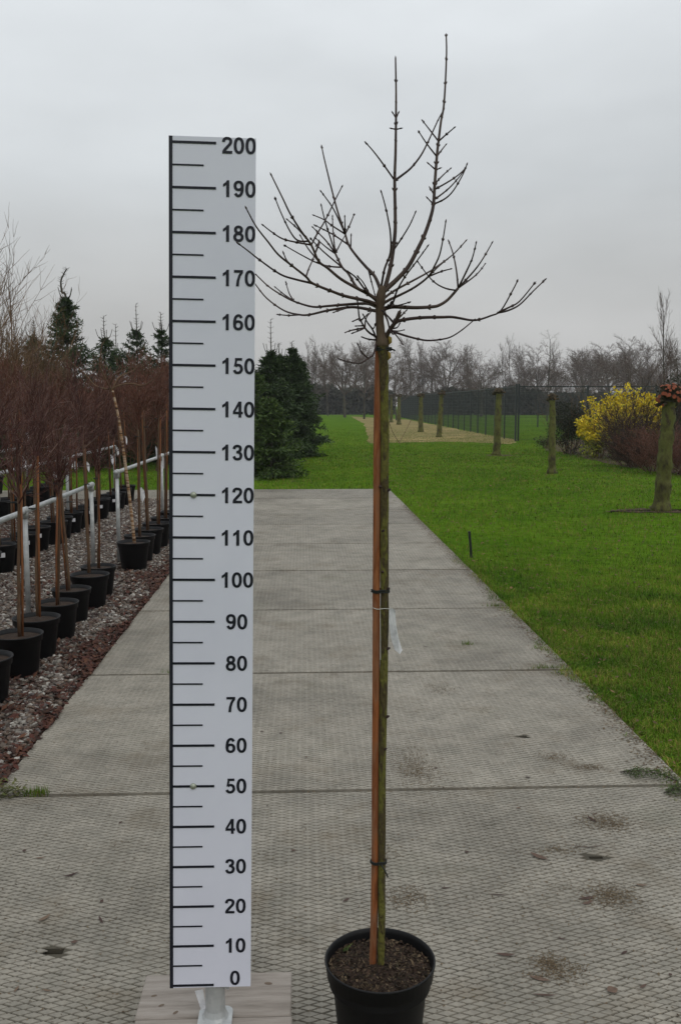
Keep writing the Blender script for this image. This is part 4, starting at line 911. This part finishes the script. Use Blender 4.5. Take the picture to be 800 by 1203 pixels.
# ================================================================== pollards
def pollard(px, py, top_y, wpx, seed, label, group=None, red=False, lean=0.0):
    b = G(px, py); Y = b.y; H = P(px, top_y, Y).z; r0 = wpx/2*(Y/FPX)*1.0; r = random.Random(seed)
    t = empty('pollard_tree', (b.x, b.y, -.03)); tag(t, label, 'tree', group); H += .03; hh = .36 if red else .24
    hs = H-hh*.7; pts = [Vector((lean*z+r.uniform(-.012, .012), r.uniform(-.012, .012), z)) for z in [hs*i/27 for i in range(28)]]
    MB().tube(pts, [r0*(1.16-.3*i/27)*(1+.42*max(0, 1-i/2.4)**1.5+.06*math.sin(i*1.1+seed)) for i in range(28)], 14, jitter=.075, rng=r).build('trunk', M['moss'], t, True)
    c = pts[-1]+Vector((0, 0, .02)); hd = MB()
    for i in range(16 if red else 12):
        a = r.uniform(0, 6.28); e = r.uniform(-.35, 1.4); d = Vector((math.cos(a)*math.cos(e), math.sin(a)*math.cos(e), math.sin(e)))
        p = c+Vector((d.x*r0*.6, d.y*r0*.6, d.z*hh*.30)); q = c+Vector((d.x*r0*1.7, d.y*r0*1.7, d.z*hh*.62)); hd.tube([p, p.lerp(q, .6), q], [r0*.5, r0*.55, r0*.42], 7, jitter=.18, rng=r)
    ho = hd.build('head', M['pollard'], t)
    for i in range(38 if red else 8):
        a = (-math.pi/2+r.uniform(-1.7, 1.7)) if red else r.uniform(0, 6.28); e = r.uniform(-.5, 1.2); d = Vector((math.cos(a)*math.cos(e), math.sin(a)*math.cos(e), math.sin(e)))
        p = c+Vector((d.x*r0*1.0, d.y*r0*1.0, d.z*hh*.45)); q = c+Vector((d.x*r0*2.05, d.y*r0*2.05, d.z*hh*.74)); rr = r0*r.uniform(.14, .34)
        st = MB().tube([p, q], [rr*1.15, rr], 8, cap=False); st.f.append((np.array([[8+k for k in range(8)]]), 1))
        st.build('cut_stub', [M['pollard'], M['cut'] if red else M['browntwig']], ho)
    return t
pollard(776, 598, 452, 17, 1, 'thick mossy pollard trunk with red-brown cut knobs on top, by the shrub bed', red=True, lean=.035)
pollard(648, 555, 462, 8.0, 2, 'slim mossy pollard standing before the yellow shrub', lean=-.02)
pollard(583, 534, 456, 8.0, 3, 'mossy pollard standing at the corner of the wire fence', lean=.02)
pollard(515.5, 513, 458.5, 5.4, 4, 'small mossy pollard on the straw strip, nearest the fence corner', lean=.05)
pollard(494, 507, 462, 5.2, 5, 'small mossy pollard on the straw strip, second from the fence corner')
pollard(468.5, 498.5, 462.5, 4.2, 6, 'small mossy pollard on the straw strip, third from the fence corner')
pollard(459.5, 496, 463.5, 3.4, 7, 'small mossy pollard on the straw strip, farthest down the fence')
b = G(776, 598)
tag(poly_sheet('bare_soil', M['mulch'], [(b.x-.95, b.y-.12), (b.x, b.y-.28), (b.x+1.2, b.y-.15), (b.x+1.1, b.y+.2), (b.x-.5, b.y+.25)], -.02, .06, 9))
b = G(583, 534); poly_sheet('bare_soil', M['mulch'], [(b.x-.35, b.y-.4), (b.x+.5, b.y-.4), (b.x+.5, b.y+.4), (b.x-.3, b.y+.4)], -.02, .06, 10)

# ================================================================== fence
C = G(605, 517.5); E_ = G(470, 490.2); FH = 2.42
def panel_mesh(L, w=.0021):
    s = []; x = .05
    while x < L-.02: s.append((Vector((x, 0, .06)), Vector((x, 0, FH)), w, w)); x += .055
    for z in [.08+.20*k for k in range(12)]: s.append((Vector((0, .004, z)), Vector((L, .004, z)), w*1.15, w*1.15))
    return MB().cones(s, 4).mesh('mesh_panel', M['fence'])
postme = MB().box(-.045, .045, -.03, .03, 0, FH+.05).mesh('post', M['fence']); cpost = MB().box(-.038, .038, -.038, .038, 0, FH+.13).mesh('post', M['fence'])
def fence(a, b, n, label, first=cpost, w=.0021):
    d = b-a; L = d.length/n; t = empty('wire_fence', (a.x, a.y, -.04), math.atan2(d.y, d.x)); tag(t, label, 'fence')
    pm = panel_mesh(L-.06, w); rm = MB().box(0, L-.06, -.018, .018, FH-.01, FH+.035).mesh('top_rail', M['fence'])
    for i in range(n+1):
        o = link('post', first if i == 0 else postme, t); o.location = (i*L, 0, 0)
        if i < n:
            o = link('mesh_panel', pm, t); o.location = (i*L+.03, .01, 0); o = link('top_rail', rm, t); o.location = (i*L+.03, 0, 0)
    return t
fence(C, E_, 26, 'dark wire mesh fence running back along the straw strip')
fence(C+Vector((.12, 0, 0)), C+Vector((27.75, -.4, 0)), 9, 'dark wire mesh fence crossing behind the yellow shrub', w=.0030)
fence(Vector((C.x+1.2, 66, 0)), Vector((C.x+37, 64, 0)), 12, 'farther wire mesh fence across the field before the dark hedge', w=.0034)

# ================================================================== shrubs by the fence
def leafy(name, loc, rx, ry, h, n, ll, m, label, seed, stemm='browntwig', lumps=9, zlow=.05, group=None, mix2=None, nstem=18, sprays=0):
    r = random.Random(seed); q = np.random.default_rng(seed); t = empty(name, loc); tag(t, label, 'shrub', group)
    cs = [(r.uniform(-.6, .6)*rx, r.uniform(-.6, .6)*ry, h*r.uniform(.25, .78), r.uniform(.28, .48)) for _ in range(lumps)]
    k = q.integers(0, lumps, n); C_ = np.array(cs)[k]; D = q.normal(0, 1, (n, 3)); D /= np.linalg.norm(D, axis=1)[:, None]
    rad = (q.uniform(.25, 1, n)**.5)[:, None]
    B = C_[:, :3]+D*rad*C_[:, 3:4]*np.array([[rx*1.25, ry*1.25, h*.72]]); kk = (B[:, 2] > zlow) & (B[:, 2] < h*1.02); B, D = B[kk], D[kk]; n = len(B)
    D2 = D*.6+q.normal(0, .6, (n, 3)); D2 /= np.linalg.norm(D2, axis=1)[:, None]; W = np.cross(D2, q.normal(0, 1, (n, 3))); W /= np.linalg.norm(W, axis=1)[:, None]; l = q.uniform(.6, 1.3, n)*ll
    mb = MB(); low = B[:, 2] < h*.42 if mix2 else np.zeros(n, bool)
    mb.leaves(B[~low], D2[~low]*l[~low, None], W[~low]*(l[~low]*.30)[:, None], 0)
    if mix2: mb.leaves(B[low], D2[low]*l[low, None], W[low]*(l[low]*.30)[:, None], 1)
    for _ in range(sprays):             # upright sprays standing out of the top
        a = r.uniform(0, 6.28); rr_ = r.uniform(0, .85); p0 = np.array([math.cos(a)*rr_*rx, math.sin(a)*rr_*ry, h*.45]); p1 = p0+np.array([r.gauss(0, .16)+math.cos(a)*.15, r.gauss(0, .16), h*r.uniform(.45, .66)*(1.05-.45*rr_)])
        k_ = 34; u = q.uniform(.1, 1, k_)[:, None]; B_ = p0+(p1-p0)*u+q.normal(0, .035, (k_, 3)); D_ = q.normal(0, .7, (k_, 3))+np.array([0, 0, .5]); D_ /= np.linalg.norm(D_, axis=1)[:, None]; W_ = np.cross(D_, q.normal(0, 1, (k_, 3))); W_ /= np.linalg.norm(W_, axis=1)[:, None]
        mb.leaves(B_, D_*ll*.85, W_*ll*.26, 0)
    mb.build('leaves', [m]+([mix2] if mix2 else []), t)
    sp = {'n': [4, 3], 'wob': [.12, .2], 'up': [.05, .05], 'start': [.3, 0], 'kids': [(1, 2)], 'ang': [30], 'len': [.5], 'rr': [.6], 'rmin': .004}; S = levels(sp)
    for _ in range(nstem): a = r.uniform(0, 6.28); grow(S, r, Vector((math.cos(a)*.15*rx, math.sin(a)*.15*ry, 0)), Vector((math.cos(a)*.5*rx, math.sin(a)*.5*ry, h*.8)), h*r.uniform(.7, 1.08), .012, 0, sp)
    sb = MB(); [sb.cones(x, 3) for x in S]; tag(sb.build('stems', M[stemm], t), kind='stuff'); return t
b = G(700, 540)
leafy('yellow_shrub', (P(702, 540, b.y+1.2).x, b.y+1.2, -.03), .72, .6, 1.3, 1900, .10, M['yellow'], 'yellow-green shrub with light leaves low down at the front of the bed', 1, mix2=M['limeleaf'], lumps=8, sprays=16)
leafy('yellow_shrub', (P(733, 540, b.y+2.2).x, b.y+2.2, -.03), 1.3, .8, 2.05, 4600, .12, M['yellow'], 'bright golden yellow shrub in front of the wire fence', 2, lumps=12, zlow=.9, mix2=M['limeleaf'], sprays=60)
leafy('evergreen_shrub', (G(671, 533).x, G(671, 533).y+.3, -.03), .95, .65, 1.75, 8000, .06, M['darkleaf'], 'dark evergreen shrub beside the golden shrub, behind the slim pollard', 3, lumps=9)
leafy('evergreen_shrub', (G(648, 527).x, G(648, 527).y+.8, -.03), .5, .4, .45, 700, .05, M['darkleaf'], 'low dark mound of evergreen at the corner of the mulch bed', 4, lumps=5)
leafy('evergreen_shrub', (P(800, 540, 32).x, 32, -.03), 1.1, .9, 2.6, 6000, .08, M['darkleaf'], 'tall dark evergreen behind the thick pollard', 5, lumps=10)
twiggy = []
for s in range(2):
    r = random.Random(700+s); sp = {'n': [5, 4, 3], 'wob': [.10, .16, .2], 'up': [.03, .04, .04], 'start': [.15, .2, 0], 'kids': [(2, 3), (1, 2, 2)], 'ang': [26, 30], 'len': [.5, .5], 'rr': [.6, .65], 'rmin': .005}; S = levels(sp)
    for k in range(16): a = r.uniform(0, 6.28); grow(S, r, Vector((math.cos(a)*.12, math.sin(a)*.12, 0)), Vector((math.cos(a)*.7, math.sin(a)*.7, 1)), r.uniform(1.0, 1.45), .010, 0, sp)
    mm = MB(); [mm.cones(x, 3) for x in S[1:]]; twiggy.append((MB().cones(S[0], 4).mesh('stems', M['trunk2']), mm.mesh('twigs', M['darktwig'] if s == 0 else M['redtwig'])))
for i, (px, py, dy, sc) in enumerate(((744, 549, .7, .62), (757, 551, .8, .74), (770, 552, 1.2, .95), (782, 552, 1.6, 1.2), (775, 548, 2.8, 1.3))):
    g_ = G(px, py); two_part('twiggy_shrub', twiggy[0], (g_.x, g_.y+dy, -.03), i*1.3, sc, 'dark purple-brown leafless shrub under and beside the golden shrub', 'shrub', 'dark leafless shrubs in the mulch bed')
for i, (px, py, dy, sc) in enumerate(((778, 556, .7, .85), (802, 558, .6, .95), (826, 560, .8, 1.0))):
    g_ = G(px, py); two_part('twiggy_shrub', twiggy[1], (g_.x, g_.y+dy, -.03), i*2.3, (sc*1.1, sc*1.1, sc*.8), 'low red-brown leafless shrub at the lawn edge behind the thick pollard', 'shrub', 'red-brown shrubs behind the thick pollard')
g_ = G(656, 522); t = empty('garden_lamp', (g_.x, g_.y+1, -.03)); tag(t, 'short grey bollard lamp beside the dark evergreen shrub', 'lamp')
MB().lathe([(.11, 0), (.11, .78), (.12, .80), (.12, .84)], 14, capt=True, capb=True).build('post', M['lamp'], t); MB().lathe([(.10, .84), (.10, 1.0)], 14).build('lens', M['lampw'], t); MB().lathe([(.14, 1.0), (.14, 1.04), (.05, 1.08)], 14, capt=True, capb=True).build('cap', M['lamp'], t)

# ================================================================== far trees and hedges
def hedge(name, x0, x1, y, d, h, n, label, seed, m):
    q = np.random.default_rng(seed); X = q.uniform(x0, x1, n); top = h*(.80+.12*np.sin(X*.21+seed)+.09*np.sin(X*.63+1)+.05*np.sin(X*1.9))
    B = np.stack([X, y+q.uniform(-d, d, n), q.uniform(0, 1, n)**.8*top], 1); D = q.normal(0, 1, (n, 3)); D[:, 2] += .5; D /= np.linalg.norm(D, axis=1)[:, None]; W = np.cross(D, q.normal(0, 1, (n, 3))); W /= np.linalg.norm(W, axis=1)[:, None]; l = q.uniform(.35, .9, n)
    t = empty(name, ((x0+x1)/2, y, -.04)); tag(t, label, 'hedge'); B[:, 0] -= (x0+x1)/2; B[:, 1] -= y
    mb = MB(); mb.leaves(B, D*l[:, None], W*(l*.35)[:, None]); mb.build('leaves', m, t)
    s = []; r = random.Random(seed)
    for i in range(int((x1-x0)/2)): x = -(x1-x0)/2+r.uniform(0, x1-x0); s.append((Vector((x, 0, 0)), Vector((x+r.uniform(-.4, .4), r.uniform(-.3, .3), h*.8)), .07, .03))
    tag(MB().cones(s, 5).build('stems', M['greytrunk'], t), kind='stuff'); return t
hedge('far_hedge', -16, 13.5, 140, 2.0, 4.4, 15000, 'dark hedge closing off the far end of the lawn', 1, M['hedge'])
hedge('far_hedge', 14.5, 75, 134, 2.0, 3.9, 22000, 'long dark hedge across the field beyond the wire fence', 2, M['hedge'])
far = {}
def far_kind(kind, seed):
    sp = {'poplar': {'n': [10, 6, 4], 'wob': [.025, .08, .14], 'up': [.04, .12, .06], 'start': [.22, .25, 0], 'kids': [(4, 5, 6), (2, 3, 4)], 'ang': [32, 28], 'len': [.30, .42], 'rr': [.42, .55], 'rmin': .009},
          'round': {'n': [6, 6, 5, 3], 'wob': [.06, .13, .18, .2], 'up': [.03, .03, .02, .02], 'start': [.33, .3, .2, 0], 'kids': [(2, 3), (2, 3, 3), (2, 3)], 'ang': [46, 42, 36], 'len': [.62, .55, .5], 'rr': [.62, .58, .6], 'rmin': .009},
          'oak': {'n': [4, 6, 5, 4], 'wob': [.05, .12, .18, .2], 'up': [.02, .05, .03, .02], 'start': [.4, .25, .2, 0], 'kids': [(3, 4), (2, 3), (2, 3)], 'ang': [44, 40, 38], 'len': [1.05, .55, .5], 'rr': [.55, .55, .6], 'rmin': .010},
          'thin': {'n': [10, 5, 3], 'wob': [.02, .12, .15], 'up': [.03, .05, .03], 'start': [.18, .2, 0], 'kids': [(3, 4, 5), (2, 3)], 'ang': [48, 38], 'len': [.19, .5], 'rr': [.4, .55], 'rmin': .009}}[kind]
    H = {'poplar': 9.0, 'round': 6.0, 'thin': 9.5, 'oak': 4.2}[kind]
    S = crown(sp, seed, Vector((0, 0, 0)), H, {'poplar': .085, 'round': .12, 'thin': .065, 'oak': .16}[kind])
    cb = MB(); [cb.cones(x, 3) for x in S[1:]]
    return MB().cones(S[0], 6).mesh('trunk', M['greytrunk']), cb.mesh('crown', M['greytwig'])
for k_ in ('poplar', 'round', 'thin', 'oak'): far[k_] = [far_kind(k_, 30+s) for s in range(3)]
def height_of(kind, i):
    me = far[kind][i]; z = 0
    for m in me:
        co = np.zeros(len(m.vertices)*3, np.float32); m.vertices.foreach_get('co', co); z = max(z, co[2::3].max())
    return z
FHT = {(k_, i): height_of(k_, i) for k_ in far for i in range(3)}
def far_tree(px, top_y, Y, kind, i, label, group, wide=1.0):
    tp = P(px, top_y, Y); s = (tp.z+.04)/FHT[(kind, i % 3)]
    two_part('bare_tree', far[kind][i % 3], (tp.x, Y, -.04), i*1.37, (s*wide, s*wide, s), label, 'tree', group)
rr = random.Random(4)
LB = 'leafless tree in the distant row above the far hedges'; GB = 'distant row of leafless trees'
for i in range(110):
    px = 366+i*4.1+rr.uniform(-4, 4); far_tree(px, rr.choice((394, 404, 414, 424, 434, 444))+rr.uniform(-6, 6), rr.uniform(142, 185), rr.choice(('poplar', 'oak', 'thin', 'thin', 'round', 'oak')), rr.randrange(3), LB, GB, rr.uniform(.8, 1.15))
far_tree(405, 401, 112, 'oak', 0, 'wide round-crowned bare tree before the hedge at the lawn end', None, 1.0)
far_tree(428, 398, 100, 'round', 1, 'dark bare tree with a tall straight trunk behind the main tree', None, 1.0)
far_tree(371, 392, 120, 'thin', 1, 'slender bare tree rising just right of the evergreen clump', None, 1.0)
far_tree(385, 400, 125, 'poplar', 2, 'narrow upright bare tree beside the round-crowned one', None, 1.1)
far_tree(466, 420, 92, 'round', 2, 'small reddish bare tree at the far end of the wire fence', None, .9)
far_tree(566, 424, 118, 'oak', 1, 'gnarled low bare tree in the field beyond the side fence', None, 1.5)
far_tree(645, 387, 88, 'thin', 0, 'tall bare tree with a straight leader rising above the slim pollard', None, 1.5)
far_tree(690, 406, 112, 'oak', 2, 'broad hazy bare tree beyond the fence, left of the greenish one', None, 1.1)
far_tree(757, 408, 74, 'oak', 1, 'bare tree with dull green twigs behind the golden shrub', None, 1.3)
far_tree(786, 334, 44, 'poplar', 1, 'tall narrow bare tree towering behind the thick pollard', None, .75)
far_tree(800, 392, 52, 'round', 1, 'low bare tree behind the tall narrow one', None, 1.0)
for i in range(12):
    px = rr.uniform(-60, 300); far_tree(px, rr.uniform(395, 425), rr.uniform(60, 95), 'poplar', rr.randrange(3), 'hazy leafless tree far behind the left conifers', 'leafless trees behind the left conifers')

# ================================================================== small things on the ground
p = G(553.5, 652); t = MB().tube([(0, 0, -.04), (-.012, 0, .12), (-.028, 0, .262)], [.014, .014, .0145], 8).build('ground_stake', M['tie']); t.location = p; tag(t, 'short black stake sticking out of the grass at the paving edge', 'stake')
def tuft(px, py, n, h, w, label, brown=0.0, seed=0):
    q = np.random.default_rng(seed); p = G(px, py); a = q.uniform(0, 6.28, n); l = q.uniform(.5, 1.1, n)*h; le = q.uniform(.2, 1.0, n)
    B = np.stack([q.normal(0, w, n), q.normal(0, .010, n), np.full(n, -.012)], 1); mb = MB()
    mb.blades(B, np.stack([np.cos(a)*le*l*.7, np.sin(a)*le*l*.7, l], 1), np.stack([-np.sin(a), np.cos(a), 0*a], 1)*q.uniform(.0012, .0024, n)[:, None])
    o = mb.build('grass_tuft', M['grass']); o.location = p; tag(o, label, 'grass'); return o
tuft(44, 932, 240, .045, .028, 'bright green grass tuft in the joint beside the gravel corner', seed=1)
tuft(550, 757, 70, .045, .020, 'small grass tuft growing alone out of the concrete slab', seed=2)
tuft(640, 785, 110, .05, .07, 'sparse grass along the slab joint near the lawn', seed=3)
tuft(584, 712, 120, .05, .05, 'grass tuft in the slab joint at the lawn edge near the black stake', seed=4)
tuft(204, 790, 60, .04, .03, 'tiny grass tuft in a joint close behind the measuring board', seed=5)
# withered weed at the corner
q = np.random.default_rng(6); p = G(10, 934); n = 130; a = q.uniform(0, 6.28, n); l = q.uniform(.012, .03, n); mb = MB()
mb.leaves(np.stack([q.normal(0, .045, n), q.normal(0, .03, n), q.uniform(-.005, .05, n)], 1), np.stack([np.cos(a)*l, np.sin(a)*l, q.uniform(-.5, .6, n)*l], 1), np.stack([-np.sin(a), np.cos(a), 0*a], 1)*.006)
sg = [(Vector((q.normal(0, .035), q.normal(0, .02), -.01)), Vector((q.normal(0, .05), q.normal(0, .03), q.uniform(.03, .06))), .0012, .0008) for _ in range(16)]; mb.cones(sg, 3)
M['weedleaf'] = mat('weed_leaves', [(.06, .045, .02), (.10, .11, .03), (.035, .03, .015), (.08, .10, .025)], island=1)
o = mb.build('weed', M['weedleaf']); o.location = p; tag(o, 'withered brown and green weed at the corner of the gravel', 'weed')
# fir sprigs
def sprig(px, py, L, ang, label, seed):
    q = np.random.default_rng(seed); p = G(px, py); mb = MB(); B = []; D = []; sg = []
    m0 = [Vector((0, 0, .008)), Vector((L*.3, .006, .022)), Vector((L*.65, .0, .026)), Vector((L, -.01, .008))]; cv = cr(m0, 5); mb.tube(cv, .0020, 5, 1)
    for i, c in enumerate(cv[1:-1]):
        for s in (1, -1):
            l = L*.42*(1-i/len(cv))*q.uniform(.7, 1.1); e = c+Vector((l*.8, s*l*.65, q.uniform(-.006, .012))); mb.cones([(c, e, .0012, .0008)], 3, 1)
            for j in range(int(l/.0022)): B.append(c.lerp(e, q.uniform(0, 1))); D.append((e-c).normalized())
    B = np.array([tuple(x) for x in B]); D = np.array([tuple(x) for x in D])*.6+q.normal(0, .55, (len(B), 3)); D /= np.linalg.norm(D, axis=1)[:, None]; W = np.cross(D, q.normal(0, 1, D.shape)); W /= np.linalg.norm(W, axis=1)[:, None]
    mb.leaves(B, D*.016, W*.0013); B2 = None
    o = mb.build('fir_sprig', [M['needle2'], M['twig']]); o.location = p; o.rotation_euler = (0, 0, ang); tag(o, label, 'sprig')
sprig(728, 909, .24, -.42, 'dark green fir sprig lying across the slab joint at the lawn edge', 1)
sprig(779, 934, .16, .15, 'smaller fir sprig lying on the front slab below the larger sprig', 2)
# fallen leaves and bits of twig
def leaf(px, py, L, W, ang, curl, i):
    p = G(px, py); mb = MB(); V = []; k = 7
    for j in range(k):
        u = j/(k-1); w = W*math.sin(math.pi*min(1, u*1.02+.02))**.8
        for s in (-1, 0, 1): V.append((L*(u-.5), s*w, .003+curl*L*(4*(u-.5)**2)*.25+abs(s)*curl*w*.8))
    mb.add(V, [(j*3+s, (j+1)*3+s, (j+1)*3+s+1, j*3+s+1) for j in range(k-1) for s in range(2)])
    o = mb.build('fallen_leaf', M['leafbrown'], smooth=True); o.location = p; o.rotation_euler = (0, 0, ang)
    return tag(o, 'dry brown leaf lying on the concrete slabs', 'leaf', 'dry leaves on the paving')
for i, a in enumerate(((29, 1000, .018, .007, 1.9), (48, 1009, .036, .005, .1), (84, 1029, .06, .006, .6), (142, 967, .02, .005, 1.0), (53, 1080, .05, .008, 1.0), (88, 1108, .022, .008, .5), (119, 1082, .05, .004, -1.1), (120, 1060, .02, .006, 1.5), (56, 1165, .03, .004, -.3), (20, 1163, .03, .004, 1.4),
                       (633, 1008, .075, .012, -.8), (695, 964, .055, .007, -1.2), (698, 957, .03, .004, .5), (609, 950, .02, .006, .4), (753, 1041, .045, .006, -.2), (690, 1056, .06, .008, .2), (690, 1062, .05, .007, .5), (594, 1123, .06, .007, -.1), (634, 1151, .06, .009, -.4), (719, 1165, .034, .016, .3), (755, 1160, .03, .005, .6), (733, 1120, .03, .005, .6), (660, 1104, .03, .003, -.4), (787, 1146, .012, .005, .3),
                       (523, 1044, .03, .004, 0), (450, 1072, .03, .004, .9), (690, 996, .16, .0022, 0.0), (640, 1170, .07, .004, -.1), (512, 903, .02, .006, .2), (548, 1002, .02, .006, .2), (407, 1058, .035, .005, .8), (620, 914, .03, .005, 0), (345, 1000, .02, .006, 0), (585, 1052, .06, .003, -.1), (770, 1008, .05, .002, 0), (330, 862, .02, .006, .2), (308, 860, .02, .006, 0), (360, 890, .016, .006, 0), (500, 760, .04, .006, 0))):
    leaf(*a, .35 if i % 3 else .15, i)
# crumbs of soil swept into patches, and specks everywhere
mb = MB()
for (px, py, sx, sy, n) in ((712, 966, 24, 9, 620), (718, 1054, 24, 12, 620), (645, 1131, 16, 8, 260), (655, 1144, 30, 10, 260), (490, 898, 26, 20, 520), (485, 905, 14, 12, 260), (650, 890, 16, 5, 180), (690, 902, 18, 3, 160), (480, 1055, 22, 12, 260), (660, 999, 30, 5, 150), (640, 1040, 80, 40, 260), (520, 810, 14, 5, 120), (450, 1000, 18, 10, 90), (205, 645, 8, 8, 10)):
    n = int(n*1.9); sx *= 1.5; sy *= 1.5; c = G(px, py); ex = (G(px+sx, py)-c).length; ey = abs(G(px, py-sy).y-c.y)
    flat_flakes(mb, c.x+rng.normal(0, ex*.45, n), c.y+rng.normal(0, ey*.45, n), rng.uniform(.001, .006, n), rng.uniform(.0015, .0075, n)*(1+.10*c.y), rng.uniform(.0006, .0022, n)*(1+.10*c.y), .25)
n = 7000; Y = np.exp(rng.uniform(math.log(2.1), math.log(14), n)); X = rng.uniform(X0+.02, X1-.02, n)
flat_flakes(mb, X, Y, rng.uniform(.001, .004, n), rng.uniform(.002, .014, n), rng.uniform(.0008, .003, n), .2)
n = 5500; Y = rng.uniform(2.6, 15, n); X = X1 - np.abs(rng.normal(0, .06, n))     # soil creeping in from the lawn
flat_flakes(mb, X, Y, rng.uniform(.001, .006, n), rng.uniform(.006, .022, n), rng.uniform(.002, .006, n), .3)
for i in range(9):
    n = 160; Yj = J0+i*JS
    flat_flakes(mb, rng.uniform(X0, X1, n), Yj+rng.normal(0, .008, n), rng.uniform(-.004, .003, n), rng.uniform(.004, .016, n), rng.uniform(.001, .004, n), .3)
tag(mb.build('soil_crumbs', M['crumb']), 'crumbs of soil and chaff scattered over the concrete slabs', 'debris', kind='stuff')
# two crossed dry stalks in the grass by the straw strip
b = G(468, 520); t = MB().tube(cr([(.05, 0, -.05), (-.25, 0, .45), (-.45, 0, 1.0)]), .012, 5); t.tube(cr([(0, 0, -.05), (.25, 0, .4), (.55, 0, 1.0)]), .012, 5); t = t.build('dry_stalks', M['browntwig']); t.location = b; tag(t, 'two thin dry stalks forming a V before the straw strip', 'stalks')

# ================================================================== damp winter air
hm = bpy.data.materials.new('haze'); hm.use_nodes = True; t_ = hm.node_tree; t_.nodes.clear()
ho = t_.nodes.new('ShaderNodeOutputMaterial'); pv = t_.nodes.new('ShaderNodeVolumePrincipled'); pv.inputs['Color'].default_value = (.9, .92, .95, 1); pv.inputs['Density'].default_value = .0005
t_.links.new(pv.outputs[0], ho.inputs['Volume'])
tag(MB().box(-520, 520, -80, 520, -1.2, 16).build('haze', hm), 'thin grey damp air over the lawn and trees', 'haze', kind='stuff')
